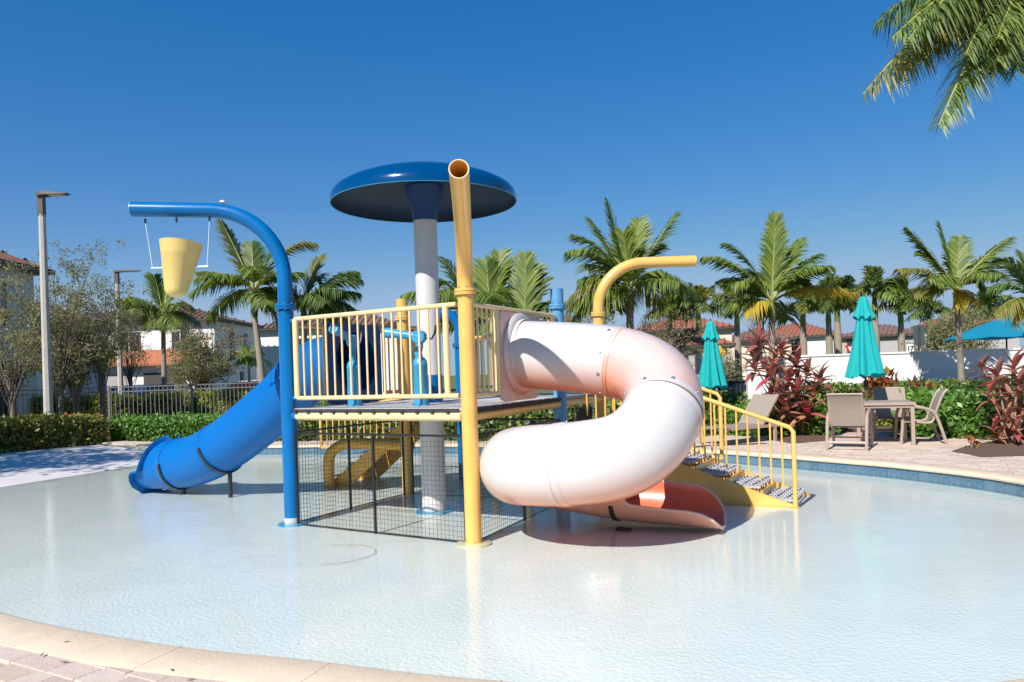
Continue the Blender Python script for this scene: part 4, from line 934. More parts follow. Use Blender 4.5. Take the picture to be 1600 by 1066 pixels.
# ------------------------------------------------------------------ hedges and beds
def hedge(name, label, path, th, h, n, size, m, z0=.12, flowers=0, group=None, cat='hedge', rough=.06):
    path = [Vector((p[0], p[1])) for p in path]; o = thing(name, label, cat, (path[0].x, path[0].y, z0), 0, group)
    P = []; tot = sum((path[i+1]-path[i]).length for i in range(len(path)-1)); core = MB(); Fp = []
    for i in range(len(path)-1):
        a, b = path[i], path[i+1]; L_ = (b-a).length; d = (b-a)/L_; q = Vector((-d.y, d.x)); k = int(n*L_/tot)
        t = rng.random(k)*L_; face = rng.random(k); off = rng.random(k); zz = rng.random(k)
        bumpy = .12*np.sin(t*3.1+i)+.08*np.sin(t*7.7)
        for j in range(k):
            if face[j] < .45: o_, z_ = (0 if rng.random() < .8 else 1), zz[j]          # sides
            else: o_, z_ = off[j], 1                                                    # top
            o2 = o_*th+rng.normal()*rough; z2 = (z_*(h+bumpy[j]*h*.35))+rng.normal()*rough
            p = a+d*t[j]+q*o2; P.append((p.x, p.y, z0+max(.03, z2)))
            if len(Fp) < flowers and rng.random() < flowers/n*1.6: Fp.append((p.x, p.y, z0+max(.1, z2)+.03))
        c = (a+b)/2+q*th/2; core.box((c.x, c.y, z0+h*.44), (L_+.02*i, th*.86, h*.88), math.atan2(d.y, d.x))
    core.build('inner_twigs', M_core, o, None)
    me = leafcloud(np.array(P), size, m, 'foliage', up=.5, asp=.55, offs=(path[0].x, path[0].y, z0)); f = bpy.data.objects.new('foliage', me); COL.objects.link(f); f.parent = o; f['kind'] = 'stuff'
    if Fp:
        FF = np.repeat(np.array(Fp), 14, axis=0)+rng.normal(size=(len(Fp)*14, 3))*.035
        me = leafcloud(FF, .045, M_flow, 'blossoms', up=.8, asp=.9, offs=(path[0].x, path[0].y, z0)); f = bpy.data.objects.new('blossoms', me); COL.objects.link(f); f.parent = o; f['kind'] = 'stuff'
    return o
def gp(px, py, z=.15): q = GP(px, py, z); return (q.x, q.y)
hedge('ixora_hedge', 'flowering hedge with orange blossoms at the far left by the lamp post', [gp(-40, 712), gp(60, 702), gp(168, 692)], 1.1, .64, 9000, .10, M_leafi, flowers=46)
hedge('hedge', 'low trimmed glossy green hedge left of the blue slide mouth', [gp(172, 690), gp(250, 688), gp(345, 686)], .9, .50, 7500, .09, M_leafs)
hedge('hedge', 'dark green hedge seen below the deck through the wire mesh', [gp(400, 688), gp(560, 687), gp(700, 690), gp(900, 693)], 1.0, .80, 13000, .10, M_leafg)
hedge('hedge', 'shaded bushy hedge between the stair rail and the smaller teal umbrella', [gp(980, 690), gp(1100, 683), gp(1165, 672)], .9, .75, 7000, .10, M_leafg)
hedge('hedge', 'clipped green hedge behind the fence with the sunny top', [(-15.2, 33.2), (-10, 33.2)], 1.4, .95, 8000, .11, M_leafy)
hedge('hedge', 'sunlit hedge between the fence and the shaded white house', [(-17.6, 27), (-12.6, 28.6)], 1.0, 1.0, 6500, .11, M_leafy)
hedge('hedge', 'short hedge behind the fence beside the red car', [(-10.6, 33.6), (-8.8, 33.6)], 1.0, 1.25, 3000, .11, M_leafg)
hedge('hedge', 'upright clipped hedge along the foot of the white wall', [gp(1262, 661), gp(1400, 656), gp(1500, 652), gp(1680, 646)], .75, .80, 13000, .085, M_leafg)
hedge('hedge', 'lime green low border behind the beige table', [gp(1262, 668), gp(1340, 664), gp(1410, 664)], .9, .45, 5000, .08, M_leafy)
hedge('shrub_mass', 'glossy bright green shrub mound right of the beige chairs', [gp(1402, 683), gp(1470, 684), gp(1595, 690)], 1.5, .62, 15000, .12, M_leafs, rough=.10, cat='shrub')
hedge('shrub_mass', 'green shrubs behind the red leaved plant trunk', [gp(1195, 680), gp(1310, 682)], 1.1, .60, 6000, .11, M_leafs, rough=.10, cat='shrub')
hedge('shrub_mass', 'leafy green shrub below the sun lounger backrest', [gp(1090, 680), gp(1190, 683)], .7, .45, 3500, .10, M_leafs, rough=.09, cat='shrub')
def bush(label, c, r, h, n, size, m, cat='shrub'):
    o = thing('bush', label, cat, (c[0], c[1], .12)); v = rng.normal(size=(n, 3)); v /= np.linalg.norm(v, axis=1)[:, None]; v *= (rng.random(n)**.33)[:, None]
    P = np.array([c[0], c[1], .12+h/2])+v*np.array([r, r, h/2]); me = leafcloud(P, size, m, 'foliage', up=.8, asp=.35, offs=(c[0], c[1], .12)); f = bpy.data.objects.new('foliage', me); COL.objects.link(f); f.parent = o
    MB().tube([(c[0], c[1], .12), (c[0], c[1], .12+h*.6)], .02, 6).build('stem', M_bark, o)
bush('dark red croton rising above the hedge beside the larger umbrella pole', gp(1382, 660), .38, 1.25, 500, .18, M_croton)
bush('red and yellow croton in front of the wall behind the right chair', gp(1442, 664), .45, .95, 600, .18, M_croton)
bush('orange tinted croton left of the shrub mound', gp(1475, 668), .4, .75, 400, .16, M_croton)
bush('red leaved seedling on the mulch at the right', gp(1520, 702), .08, .22, 12, .16, M_croton)

# ------------------------------------------------------------------ red ti plants
def leaf_mesh(L, w, curl, seedv):
    b = MB(); n_ = 5
    for i in range(n_+1):
        t = i/n_; ww = w*math.sin(math.pi*min(1, .12+.88*t)**.75)*(1 if t < 1 else 0)+.002; x = L*t*(1-.12*curl*t); z = -curl*L*.55*t*t
        b.v += [(x, -ww/2, z+ww*.22), (x, 0, z), (x, ww/2, z+ww*.22)]
    for i in range(n_): b.f += [(i*3, i*3+3, i*3+4, i*3+1), (i*3+1, i*3+4, i*3+5, i*3+2)]
    return b.mesh('leaf', M_ti, 3.1)
TL = [leaf_mesh(.36, .105, .3, 0), leaf_mesh(.42, .12, .6, 1), leaf_mesh(.34, .11, .9, 2), leaf_mesh(.38, .09, .15, 3)]
def ti_plant(label, base, heads, Y, gz=.13, nper=14):
    o = thing('ti_plant', label, 'red leaved plant', (base.x, base.y, gz)); O = ORG[o.name]; rd = random.Random(int(base.x*100)); nleaf = 0
    for (px, py, dY, sc) in heads:
        q = PX(px, py, Y+dY); b0 = Vector((base.x+rd.uniform(-.12, .12), base.y+rd.uniform(-.1, .1), gz)); md = b0.lerp(q, .5)+Vector((rd.uniform(-.04, .04), 0, .05))
        MB().tube([b0, md, q], [.022, .017, .012], 7).build('stem', M_tistem, o)
        for k in range(nper):
            if nleaf >= 285: break
            a = k*2.39996+rd.uniform(-.2, .2); t = k/nper; el = R(80-105*t+rd.uniform(-8, 8)); sc2 = sc*rd.uniform(.9, 1.2); l = inst('leaf', rd.choice(TL), o, q-Vector((0, 0, .20*t))-O, (rd.uniform(-.3, .3), -el, a), (sc2, sc2, sc2)); nleaf += 1
    return o
b1 = GP(1252, 683, .13)
ti_plant('large red and bronze ti plant beside the stair railing', b1, [(1187, 528, 0, 1), (1182, 548, .1, 1.05), (1180, 570, -.1, .95), (1222, 545, 0, 1), (1246, 565, .1, 1.05), (1205, 580, -.2, .95), (1232, 588, -.2, 1.0), (1262, 580, 0, 1), (1283, 590, .1, 1), (1216, 608, -.3, 1), (1246, 606, -.2, 1), (1272, 612, 0, 1), (1204, 622, -.1, .9), (1232, 634, -.3, 1), (1262, 638, -.3, 1.05), (1282, 628, .1, .9), (1248, 650, -.2, .9), (1222, 650, 0, .8), (1212, 565, .2, 1)], b1.y)
b2 = GP(1578, 697, .13)
ti_plant('thinner red ti plant at the right edge on its mulch bed', b2, [(1537, 572, .2, .8), (1560, 582, 0, .9), (1586, 572, 0, 1), (1595, 598, -.1, .9), (1548, 612, 0, .8), (1570, 610, .1, .8), (1590, 625, 0, .8), (1575, 650, -.1, .75), (1556, 665, 0, .7), (1590, 668, -.2, .75), (1604, 640, 0, .9), (1565, 684, 0, .6), (1590, 690, 0, .6)], b2.y, nper=11)
poly_sheet('mulch_patch', [Vector(gp(a, b, .175)) for a, b in ((1488, 705), (1512, 697), (1560, 688), (1640, 686), (1660, 705), (1600, 712), (1535, 714))], [], .175, M_mulch)
poly_sheet('mulch_patch', [Vector(gp(a, b, .175)) for a, b in ((1198, 686), (1215, 679), (1260, 674), (1305, 680), (1290, 689), (1240, 693))], [], .175, M_mulch)

# ------------------------------------------------------------------ white wall, fences, added shade panel
w0, w1 = PX(1168, 570, 20.9), PX(1290, 560, 20.7); w2 = PX(1720, 548, 20.2)
ww = thing('white_wall', 'long white rendered garden wall behind the table and palms', 'wall', (w1.x, w1.y, .1))
dv = (w2-w0); dv.z = 0; Lw = dv.length; cw = (w0+w2)/2
wb = MB().box((cw.x, cw.y, .93), (Lw, .2, 1.66), math.atan2(dv.y, dv.x)); wb.build('wall_body', M_wallw, ww, None)
MB().box((cw.x, cw.y, 1.785), (Lw+.04, .26, .05), math.atan2(dv.y, dv.x)).build('wall_cap', M_wallw, ww, None)
def iron_fence(label, p, q, h, z0, m, pr, post_step=2.4, sp=.125, group=None, shade_mat=None):
    p, q = Vector((p[0], p[1], 0)), Vector((q[0], q[1], 0)); o = thing('iron_fence', label, 'fence', (p.x, p.y, z0), 0, group); O = ORG[o.name]
    d = q-p; L_ = d.length; d.normalize(); a = math.atan2(d.y, d.x); c = (p+q)/2
    for z in (h, h-.14, .12): MB().box((c.x, c.y, z0+z), (L_, .035, .035), a).build('rail', m, o, None)
    me = MB().box((0, 0, h/2), (.018, .018, h-.06)).mesh('picket', m); n_ = int(L_/sp)
    for k in range(n_): x = p+d*(k+.5)*sp; inst('picket', me, o, (x.x-O.x, x.y-O.y, 0), (0, 0, a))
    pm_ = MB().box((0, 0, (h+.06)/2), (.06, .06, h+.06)).mesh('post', m)
    for k in range(int(L_/post_step)+1): x = p+d*(k*post_step); inst('post', pm_, o, (x.x-O.x, x.y-O.y, 0), (0, 0, a))
    if shade_mat: x = (p+q)/2+Vector((0, .03, 0)); MB().box((x.x, x.y, z0+h*.47), (L_, .006, h*.8), a).build('shade_panel', shade_mat, o, None)
    return o
f0 = PX(-30, 600, 22.3); f1 = PX(168, 600, 23.6); f2 = PX(520, 600, 25.5)
iron_fence('iron picket fence left of the flowering hedge end, blackened to show its shade', f0.xy, f1.xy, 1.42, .12, M_fence, .02)
iron_fence('same iron picket fence running on behind the blue slide, lightened to show sun', f1.xy+Vector((.05, .02)), f2.xy, 1.42, .12, M_fence2, .02)
g0, g1 = PX(1090, 590, 24), PX(1166, 590, 24)
iron_fence('picket fence with a navy panel added for shade behind the smaller teal umbrella', g0.xy, g1.xy, 1.10, .12, M_fence, .02, shade_mat=M_fence_shade)  # navy sheet added to draw the shade between the pickets
g0, g1 = PX(880, 590, 24.5), PX(1088, 590, 24)
iron_fence('dark picket fence glimpsed under the slide and behind the yellow pole', g0.xy, g1.xy, 1.25, .12, M_fence, .02)
# lamp posts
def lamp(label, px, Yp, htop, w, arm, off):
    p = PX(px, 600, Yp); o = thing('lamp_post', label, 'lamp post', (p.x, Yp, .12), 0, 'tall lamp posts left of the pool')
    MB().tube([(p.x, Yp, .12), (p.x, Yp, htop-.55)], w/2*1.15, 8, r2=w/2*.82).build('post', M_conc, o, R(20))
    MB().box((p.x-w*.05, Yp, htop-.32), (w*.72, w*.72, .56)).build('bracket', M_lamph, o, None)
    hb = MB(); x0 = p.x-w*.35; hb.add([(x0, Yp-.14, htop-.06), (x0, Yp+.14, htop-.06), (x0, Yp+.14, htop+.04), (x0, Yp-.14, htop+.04),
        (x0+arm*.35, Yp-.17, htop-.03), (x0+arm*.35, Yp+.17, htop-.03), (x0+arm*.35, Yp+.16, htop+.06), (x0+arm*.35, Yp-.16, htop+.06),
        (x0+arm, Yp-.12, htop-.02), (x0+arm, Yp+.12, htop-.02), (x0+arm, Yp+.10, htop+.01), (x0+arm, Yp-.10, htop+.01)],
        [(0, 3, 2, 1)]+[f for k in (0, 4) for f in ((k, k+1, k+5, k+4), (k+1, k+2, k+6, k+5), (k+2, k+3, k+7, k+6), (k+3, k, k+4, k+7))]+[(8, 9, 10, 11)])
    h_ = hb.build('lamp_head', M_lamph, o, None)
    MB().box((x0+arm*.62, Yp, htop-.040), (arm*.5, .2, .015)).build('lens', M_white, h_, None)
lamp('near square concrete lamp post with a flat dark head', 76, 20.6, PX(70, 304, 20.6).z, .215, .80, 0)
lamp('thinner distant lamp post with a long flat head beside the bucket', 190, 36, PX(188, 424, 36).z, .24, 1.2, 0)

# ------------------------------------------------------------------ houses
def house(label, X0, X1, Y0, Y1, he, hr, wm, rm, wins=(), rz=0, ov=.5, hip=True, name='house', garage=()):
    cx, cy = (X0+X1)/2, (Y0+Y1)/2; o = thing(name, label, 'house', (0, 0, 0), 0, 'houses around the pool'); ORG[o.name] = Vector((0, 0, 0))
    w, d = X1-X0, Y1-Y0
    MB().box((0, 0, he/2), (w, d, he)).build('wall', wm, o, None)
    MB().box((0, 0, he-.08), (w+2*ov, d+2*ov, .16)).build('eave', M_trim, o, None)
    a, b = w/2+ov+.03, d/2+ov+.03; r = MB(); z = he+.004
    if hip:
        k = min(a, b)*.92
        if a > b: top = [(-a+k, 0, z+hr), (a-k, 0, z+hr)]
        else: top = [(0, -b+k, z+hr), (0, b-k, z+hr)]
        v = [(-a, -b, z), (a, -b, z), (a, b, z), (-a, b, z)]+top
        f = [(0, 1, 5, 4), (1, 2, 5), (2, 3, 4, 5), (3, 0, 4)] if a > b else [(0, 1, 4), (1, 2, 5, 4), (2, 3, 5), (3, 0, 4, 5)]
    else:
        v = [(-a, -b, z), (a, -b, z), (a, b, z), (-a, b, z), (-a, 0, z+hr), (a, 0, z+hr)]
        f = [(0, 1, 5, 4), (2, 3, 4, 5), (1, 2, 5), (3, 0, 4)]
    r.add(v, f); ro = r.build('roof', rm, o, None)
    # ribs of clay tile running down the slopes
    rb2 = MB()
    L_ = 2*a
    for sgn in (-1, 1):
        nn = int(2*a/.45)
        for i in range(nn):
            x = -a+(i+.5)*2*a/nn; 
            if hip:
                if a > b: yt = 0 if abs(x) < a-k else b*(1-(a-abs(x))/k)
                else: yt = b*(1-min(1, (a-abs(x))/a*a/k*k/a)) if False else (b-k*(a-abs(x))/a)
                yt = max(0, min(b, yt)); zt_ = z+hr*((b-yt)/b if a > b else (a-abs(x))/a)
            else: yt = 0; zt_ = z+hr
            if abs(b-yt) > .3: rb2.tube([(x, sgn*b, z+.03), (x, sgn*yt, zt_+.03)], .07, 4, cap=False)
    if rb2.v: rb2.build('tile_ridges', rm, ro, None, 'stuff')
    for (face, u, zc, ww_, hh) in wins:
        if face == 'f': c = Vector((u, -d/2-.02, zc)); rot = 0
        else: c = Vector((w/2+.02, u, zc)); rot = R(90)
        wo = MB().box(c, (ww_+.16, .07, hh+.16), rot).build('window', M_trim, o, None)
        nrm = Vector((0, -1, 0)) if face == 'f' else Vector((1, 0, 0))
        MB().box(c+nrm*.025, (ww_, .04, hh), rot).build('pane', M_glass, wo, None)
        MB().box(c+nrm*.05, (.05, .03, hh), rot).build('frame', M_signw, wo, None)
    for (u, zc, ww_, hh, mm) in garage: MB().box((u, -d/2-.03, zc), (ww_, .08, hh)).build('garage_door', mm, o, None)
    o.location = (cx, cy, .12); o.rotation_euler = (0, 0, rz); return o
house('white two storey house in shade at the far left edge behind the wispy tree', -31, -17.3, 24.75, 27.5, 5.8, .8, M_stw, M_roofr, [('s', -.3, 1.5, .45, 1.7), ('s', -.6, 4.4, .6, 1.3), ('s', -.95, 1.5, .45, 1.7)])
house('white house wing with brown roof behind the wispy tree', -33, -22.0, 33.5, 41, 4.9, 1.4, M_stw, M_roofb, [('s', -1.0, 1.3, .9, 1.4), ('s', 1.5, 3.6, 1.0, 1.0)])
h2 = house('pale house with orange tiled porch roof and garages beyond the fence', -30.5, -19.6, 50, 58, 5.7, 1.3, M_stw, M_roofb, [('f', -.2, 4.3, 1.3, 1.2), ('f', 3.2, 4.3, 1.0, 1.1), ('s', -1.0, 4.0, .6, 1.8), ('s', 1.8, 4.0, .5, 1.8), ('s', .8, 1.4, .5, 1.4), ('f', -3.0, 1.6, .9, 1.2)])
# porch in front
MB().box((1.6, -4.9, 1.45), (6.2, 1.9, 2.9)).build('porch_wall', M_stw, h2, None)
MB().add([(-1.8, -6.5, 2.75), (5.0, -6.5, 2.75), (5.0, -4.0, 3.75), (-1.8, -4.0, 3.75), (-1.8, -6.5, 2.65), (5.0, -6.5, 2.65), (5.0, -4.0, 3.65), (-1.8, -4.0, 3.65)], [(0, 1, 2, 3), (4, 7, 6, 5), (0, 4, 5, 1), (1, 5, 6, 2), (3, 7, 4, 0)]).build('porch_roof', mat('orange_clay_tile', (.50, .17, .07), .85, col2=(.34, .12, .06), vs=3), h2, None)
MB().box((2.9, -5.88, 1.15), (2.6, .1, 2.1)).build('garage_door', M_trim, h2, None)
MB().box((-.2, -5.88, 1.15), (2.0, .1, 2.1)).build('garage_door', M_stg, h2, None)
house('white gabled house corner between the leaning palm and the blue pole', -20.2, -9, 60, 70, 5.6, 1.8, M_stw, M_roofb, [('f', -2, 4, 1.2, 1.3), ('f', 2.5, 4, 1.2, 1.3)])
house('red roofed cream house behind the coral slide and spout pipe', 11.0, 18.4, 60, 68, 4.5, 1.35, M_stc, M_roofr, [('f', 1.6, 3.2, 1.0, 1.1), ('s', -1.5, 3.2, .8, 1.1)], rz=R(-14))
house('lower grey wing with red roof close behind the coral slide', 9.0, 13.4, 45, 50, 2.75, 1.1, M_stg, M_roofr, [('f', .8, 1.7, .8, 1.2)], rz=R(-14))
house('cream house with a brown roof right of the smaller teal umbrella', 22.0, 28.5, 74, 81, 3.9, 1.3, M_stc, M_roofb, [('f', 0, 2.6, 1, 1)], rz=R(-20))
house('white house with red hip roof behind the tall red plant', 27.6, 36.2, 80, 88, 4.3, 1.6, M_stw, M_roofr, [('f', .4, 3.2, 1.1, 1.5)], rz=R(-32))
house('low taupe house with brown roof right behind the larger teal umbrella', 35.5, 42.8, 76, 83, 4.0, 1.2, M_stg, M_roofb, [('f', -2.3, 2.9, 1.3, 1.5)], rz=R(-32))
house('house with orange roof mostly hidden by the dark round tree', 36.0, 43.2, 62, 69, 4.2, 1.3, M_stg, M_roofr, [('f', -2.0, 2.9, 1.0, 1.3)], rz=R(-32))

# ------------------------------------------------------------------ cars
def car(label, loc, rz, m):
    o = thing('parked_car', label, 'car', (0, 0, 0), 0, 'cars parked beyond the fence'); ORG[o.name] = Vector((0, 0, 0))
    prof_ = [(-2.2, .35), (-2.25, .75), (-2.1, .95), (-1.3, 1.0), (-.75, 1.42), (.75, 1.46), (1.35, 1.02), (2.15, .88), (2.25, .6), (2.2, .32)]
    b = MB(); n_ = len(prof_)
    for yy2, k in ((-.86, 1), (.86, 1)): b.v += [(x, yy2*(.82 if z > 1.1 else 1), z) for x, z in prof_]
    b.f = [tuple(range(n_)), tuple(reversed(range(n_, 2*n_)))]+[(i, i+n_, (i+1) % n_+n_, (i+1) % n_) for i in range(n_)]
    b.build('body', m, o, R(30))
    for s in (-1, 1): MB().add([(-1.12, s*.80, 1.06), (1.12, s*.80, 1.06), (.66, s*.735, 1.38), (-.66, s*.735, 1.36)], [(0, 1, 2, 3) if s < 0 else (3, 2, 1, 0)]).build('side_window', M_glass, o, None)
    MB().add([(-1.27, -.66, 1.035), (-1.27, .66, 1.035), (-.80, .62, 1.40), (-.80, -.62, 1.40)], [(0, 3, 2, 1)]).build('rear_window', M_glass, o, None)
    for x in (-1.4, 1.4):
        for s in (-1, 1):
            w = MB().tube([(x, s*.72, .32), (x, s*.90, .32)], .32, 20).build('wheel', M_tyre, o); MB().tube([(x, s*.895, .32), (x, s*.91, .32)], .19, 16).build('rim', M_steel, w)
    o.location = loc; o.rotation_euler = (0, 0, rz); return o
pc1 = PX(207, 600, 44); pc2 = PX(262, 600, 45); pc3 = PX(300, 600, 47); pc4 = PX(393, 600, 35.5)
car('white parked car behind the fence below the orange porch roof', (pc1.x, 44, .15), R(80), M_carw)
car('dark grey parked car behind the fence left of the round tree', (pc2.x, 45, .15), R(95), M_card)
car('silver white parked car half hidden by the round tree', (pc3.x, 47, .15), R(85), M_carw)
car('red parked car seen just above the blue slide', (pc4.x, 35.5, .15), R(20), M_carr)
# white vinyl fence bit behind the red car
vf = thing('vinyl_fence', 'short white vinyl fence behind the red car', 'fence', (-13.6, 40, .12)); v0, v1 = PX(374, 600, 40), PX(440, 600, 40)
for k in range(14): t = (k+.5)/14; MB().box((v0.x+(v1.x-v0.x)*t, 40, .12+.75), ((v1.x-v0.x)/14-.015, .04, 1.5+.05*(k % 2))).build('board', M_signw, vf, None)

# ------------------------------------------------------------------ signs
def post_sign(name, label, px, py, Yp, shape, m, w, h, pm=M_black, pw=.06):
    p = PX(px, py, Yp); o = thing(name, label, 'sign', (p.x, Yp, .12))
    MB().tube([(p.x, Yp+.03, .12), (p.x, Yp+.03, p.z)], pw/2, 8).build('post', pm, o)
    return o, p
o, p = post_sign('street_sign', 'back of a tall grey green sign board on a dark post above the wall', 1437, 524, 30, 'r', M_signg, .42, .8)
MB().box((p.x, 29.98, p.z), (.42, .02, .78)).build('board', M_signg, o, None); MB().box((p.x, 29.95, p.z-.05), (.09, .04, .9)).build('brace', M_trim, o, None)
o, p = post_sign('number_sign', 'small white sign with a number above the white wall', 1423, 545, 29, 'r', M_signw, .25, .32)
MB().box((p.x, 28.97, p.z), (.27, .015, .34)).build('board', M_signw, o, None)
def text(s, loc, size, m, parent, rot=(R(90), 0, 0)):
    cu = bpy.data.curves.new('lettering', 'FONT'); cu.body = s; cu.size = size; cu.extrude = .002; cu.align_x = 'CENTER'; cu.align_y = 'CENTER'; cu.offset = .006
    t = bpy.data.objects.new('lettering', cu); COL.objects.link(t); bpy.context.view_layer.update()
    me = bpy.data.meshes.new_from_object(t.evaluated_get(bpy.context.evaluated_depsgraph_get())); bpy.data.objects.remove(t)
    me.materials.clear(); me.materials.append(m); q = bpy.data.objects.new('lettering', me); COL.objects.link(q); q.parent = parent; q.location = Vector(loc)-ORG[parent.name]; q.rotation_euler = rot
text('17', (p.x, 28.955, p.z), .26, M_black, o)
o, p = post_sign('yield_sign', 'red bordered triangular yield sign beside the larger teal umbrella', 1332, 546, 44, 't', M_red, .7, .6)
tri = lambda s, y: [(p.x-s, y, p.z+s*.58), (p.x+s, y, p.z+s*.58), (p.x, y, p.z-s*1.15)]
MB().add(tri(.42, 43.95)+tri(.42, 43.93), [(0, 1, 2), (5, 4, 3), (0, 3, 4, 1), (1, 4, 5, 2), (2, 5, 3, 0)]).build('board', M_red, o, None)
MB().add(tri(.25, 43.925)+tri(.25, 43.92), [(5, 4, 3), (0, 3, 4, 1), (1, 4, 5, 2), (2, 5, 3, 0)]).build('inner_field', M_signw, o, None)
o, p = post_sign('warning_sign', 'orange yellow diamond sign half behind the smaller umbrella', 1126, 551, 34, 'd', M_signy, .4, .4)
MB().add([(p.x-.30, 33.95, p.z), (p.x, 33.95, p.z-.33), (p.x+.30, 33.95, p.z), (p.x, 33.95, p.z+.33), (p.x-.30, 33.97, p.z), (p.x, 33.97, p.z-.33), (p.x+.30, 33.97, p.z), (p.x, 33.97, p.z+.33)], [(0, 1, 2, 3), (7, 6, 5, 4), (0, 4, 5, 1), (1, 5, 6, 2), (2, 6, 7, 3), (3, 7, 4, 0)]).build('board', M_signy, o, None)

# ------------------------------------------------------------------ umbrellas
def closed_umbrella(label, px, Yp, ytop, ybot, ytier, hw, gz=.17):
    p = PX(px, (ytop+ybot)/2, Yp); zt2 = PX(px, ytop, Yp).z; zb = PX(px, ybot, Yp).z; zm = PX(px, ytier, Yp).z; k = Yp/F
    o = thing('closed_umbrella', label, 'umbrella', (p.x, Yp, gz), 0, 'closed teal umbrellas')
    MB().tube([(p.x, Yp, gz), (p.x, Yp, zt2+.02)], .019, 12).build('pole', M_lamph, o); MB().box((p.x, Yp, zb-.13), (.05, .07, .12)).build('crank', M_black, o, None)
    MB().lathe([(0, .04), (.02, .03), (.02, 0)], (p.x, Yp, zt2), 10).build('finial', M_lamph, o)
    W = hw*k; H_ = zm-zb
    def mod(a, j): return 1+(.10+.12*(1-j/9))*math.sin(8*a+j*.12)+.07*math.sin(3*a+1+j*.2)
    pr = [(W*(1.0-.62*(j/9)**.95), zb+H_*j/9+(.0)) for j in range(10)]
    b = MB().lathe(pr, (p.x, Yp, 0), 96, mod=mod)
    for i, v in enumerate(b.v[:96]): a = 2*math.pi*i/96; b.v[i] = (v[0], v[1], v[2]+.03*math.sin(8*a+1)-.025*math.sin(a))
    b.build('canopy', M_teal, o, 3.1)
    H2 = zt2-zm; pr = [(W*.62, zm-.05), (W*.54, zm+H2*.06), (W*.40, zm+H2*.40), (W*.30, zm+H2*.75), (W*.20, zm+H2*.95), (.01, zt2)]
    b = MB().lathe(pr, (p.x, Yp, 0), 96, mod=lambda a, j: 1+(.14*(1-j/6))*math.sin(8*a+.5))
    for i, v in enumerate(b.v[:96]): a = 2*math.pi*i/96; b.v[i] = (v[0], v[1], v[2]+.03*math.sin(8*a))
    b.build('vent_cap', M_teal, o, 3.1)
    MB().tube([(p.x+W*.43*math.cos(a), Yp+W*.43*math.sin(a), zm-.10) for a in [2*math.pi*q/24 for q in range(25)]], .006, 5, cap=False).build('tie_strap', M_teal2, o)
closed_umbrella('larger closed teal umbrella standing through the beige table', 1352, 13.25, 463, 588, 492, 24)
closed_umbrella('smaller closed teal umbrella rising behind the stair railing', 1113, 15.6, 501, 606, 526, 21)
up_ = PX(1573, 495, 27.5); ou = thing('open_umbrella', 'large open blue teal umbrella beyond the white wall at the right edge', 'umbrella', (up_.x, 27.5, .12))
MB().tube([(up_.x, 27.5, .12), (up_.x, 27.5, up_.z+.18)], .03, 12).build('pole', M_black, ou)
Ru = 88/F*27.5; zr = PX(1485, 530, 27.5).z; b = MB(); K = 8; nr = 6
for j in range(nr+1):
    t = j/nr
    for k in range(K*4):
        a = 2*math.pi*k/(K*4); sc = 1-.06*(1-abs(((k % 4)/4)*2-1))*1.0 if True else 1
        sagz = -.05*math.sin(math.pi*((k % 4)/4))*t; b.v.append((up_.x+Ru*t*math.cos(a)*(.94+.06*abs(math.cos(math.pi*(k % 4)/4))), 27.5+Ru*t*math.sin(a)*(.94+.06*abs(math.cos(math.pi*(k % 4)/4))), up_.z-(up_.z-zr)*(t**1.15)+sagz))
for j in range(nr):
    for k in range(K*4): k2 = (k+1) % (K*4); b.f.append((j*K*4+k, (j+1)*K*4+k, (j+1)*K*4+k2, j*K*4+k2))
b.build('canopy', M_teal2, ou, R(25))
for k in range(8): a = 2*math.pi*k/8; MB().tube([(up_.x, 27.5, up_.z-.06), (up_.x+Ru*.97*math.cos(a), 27.5+Ru*.97*math.sin(a), zr-.0)], .012, 5).build('rib', M_black, ou)

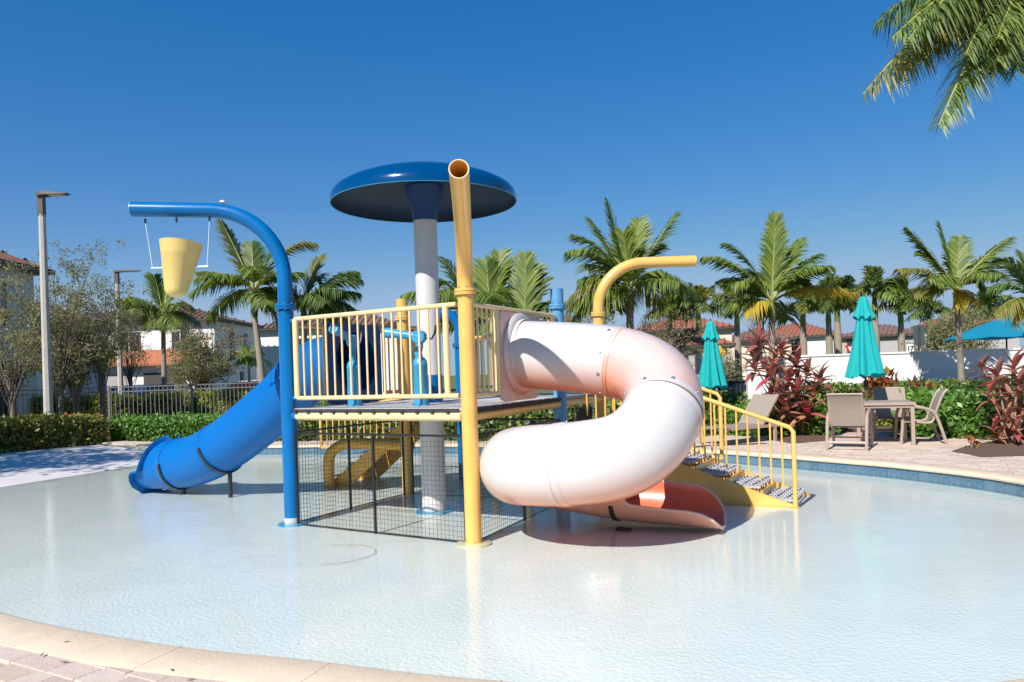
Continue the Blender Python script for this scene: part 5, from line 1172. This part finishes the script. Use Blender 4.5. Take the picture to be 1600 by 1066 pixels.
# ------------------------------------------------------------------ table, chairs, lounger
tb = PX(1383, 640, 12.95); rt = R(-18); to2 = thing('patio_table', 'square beige patio table beneath the larger teal umbrella', 'table', (tb.x, 12.95, .17), rt)
MB().box((0, 0, .70), (.84, .84, .045)).build('tabletop', M_beige, to2, None)
MB().box((0, 0, .655), (.78, .78, .05)).build('apron', M_beige, to2, None)
for i in (-1, 1):
    for j in (-1, 1): MB().box((i*.37, j*.37, .32), (.055, .055, .64)).build('leg', M_beige, to2, None)
def make_chair(label):
    o = thing('patio_chair', label, 'chair', (0, 0, 0), 0, 'beige sling chairs around the table'); ORG[o.name] = Vector((0, 0, 0))
    # local: faces +Y; seat 0.42 high
    b = MB(); n_ = 8; w = .25
    pr = [(-.24, .40), (-.10, .375), (.10, .385), (.25, .425)]
    for y, z in pr: b.v += [(-w, y, z), (w, y, z)]
    b.f = [(i*2, i*2+1, i*2+3, i*2+2) for i in range(3)]; m0 = len(b.v)
    b.v += [(x, y, z-.012) for x, y, z in b.v[:m0]]; b.f += [tuple(reversed([q+m0 for q in f])) for f in b.f[:3]]
    b.build('seat', M_sling, o, 3.1)
    b = MB(); pr = [(-.225, .40), (-.27, .55), (-.33, .72), (-.40, .88), (-.46, .95)]
    for y, z in pr: b.v += [(-w, y, z), (w, y, z)]
    b.f = [(i*2, i*2+1, i*2+3, i*2+2) for i in range(4)]; m0 = len(b.v)
    b.v += [(x, y-.012, z) for x, y, z in b.v[:m0]]; b.f += [tuple(reversed([q+m0 for q in f])) for f in b.f[:4]]
    b.build('backrest', M_sling, o, 3.1)
    for s in (-1, 1):
        x = s*.265
        MB().tube(catmull([(x, .25, .425), (x, .0, .385), (x, -.20, .385), (x, -.27, .55), (x, -.33, .72), (x, -.40, .88), (x, -.465, .955)], 3), .021, 8).build('side_rail', M_beige, o)
        x = s*.31
        MB().tube(catmull([(x, .30, .0), (x, .27, .30), (x, .25, .55), (x, .17, .645), (x, .02, .655), (x, -.18, .60), (x, -.27, .50), (x, -.36, .22), (x, -.42, .0)], 4), .027, 8).build('leg', M_beige, o)
        MB().tube([(s*.265, .10, .39), (x, .262, .40)], .014, 6).build('seat_bracket', M_beige, o)
    MB().tube([(-.265, -.465, .955), (.265, -.465, .955)], .014, 8).build('top_bar', M_beige, o)
    MB().tube([(-.31, -.385, .13), (.31, -.385, .13)], .024, 8).build('stretcher', M_beige, o)
    MB().tube([(-.31, .285, .16), (.31, .285, .16)], .014, 8).build('stretcher', M_beige, o)
    return o
ch = make_chair('beige sling chair turned its back to the viewer, left of the table'); q = PX(1334, 690, 12.35); ch.location = (q.x, 12.45, .17); ch.rotation_euler = (0, 0, R(-32)); ch.scale = (.95,)*3
c2 = copy_tree(ch); q = PX(1398, 690, 13.7); c2.location = (q.x, 13.75, .17); c2.rotation_euler = (0, 0, R(158)); c2['label'] = 'beige sling chair behind the table facing the pool'
c3 = copy_tree(ch); q = PX(1436, 690, 12.9); c3.location = (q.x, 12.95, .17); c3.rotation_euler = (0, 0, R(72)); c3['label'] = 'reclined beige sling chair seen from the side, right of the table'
lo = thing('sun_lounger', 'beige sun lounger with raised backrest beside the large red plant', 'sun lounger', (0, 0, 0)); ORG[lo.name] = Vector((0, 0, 0))
b = MB(); b.box((0, -.45, .36), (.62, 1.25, .03)); b.build('seat', M_sling, lo, None)
M3 = Matrix.Rotation(R(52), 3, 'X'); b = MB(); b.box((0, .38, .68), (.62, .78, .03), 0, M3); b.build('backrest', M_sling, lo, None)
for s in (-1, 1):
    MB().box((s*.33, -.25, .34), (.045, 1.75, .06)).build('side_rail', M_beige, lo, None)
    for y in (-1.0, .5): MB().box((s*.33, y, .16), (.05, .06, .32)).build('leg', M_beige, lo, None)
    MB().box((s*.33, .38, .68), (.04, .80, .045), 0, M3).build('back_frame', M_beige, lo, None)
q = PX(1168, 680, 14.0); lo.location = (q.x, 14.0, .17); lo.rotation_euler = (0, 0, R(-62)); lo.scale = (.86,)*3

# ------------------------------------------------------------------ a few dry leaves on the pool rim
for i, (px, py, z, lb) in enumerate(((105, 1003, .181, 'tiny dark dry leaf nearest the water on the pale coping'), (68, 1023, .181, 'tiny dark dry leaf at the paver edge, leftmost of all five'), (102, 1035, .176, 'tiny dark dry leaf on the corner pavers below the leftmost leaf'), (270, 1047, .181, 'tiny dark dry leaf alone on the wide coping stretch right of the corner'), (299, 1062, .176, 'tiny dark dry leaf touching the bottom edge, rightmost of all five'))):
    q = GP(px, py, z); a = i*1.7; b = MB(); L_ = .022; w = .009; d = Vector((math.cos(a), math.sin(a), 0)); n_ = Vector((-d.y, d.x, 0))
    b.add([q-d*L_, q-n_*w+Vector((0, 0, .004)), q+d*L_+Vector((0, 0, .006)), q+n_*w+Vector((0, 0, .003)), q+Vector((0, 0, .001))], [(0, 1, 4), (1, 2, 4), (2, 3, 4), (3, 0, 4)])
    tag(b.build('dry_leaf', M_bark, None, None), lb, 'leaf', 'dry leaves on the near pool rim')
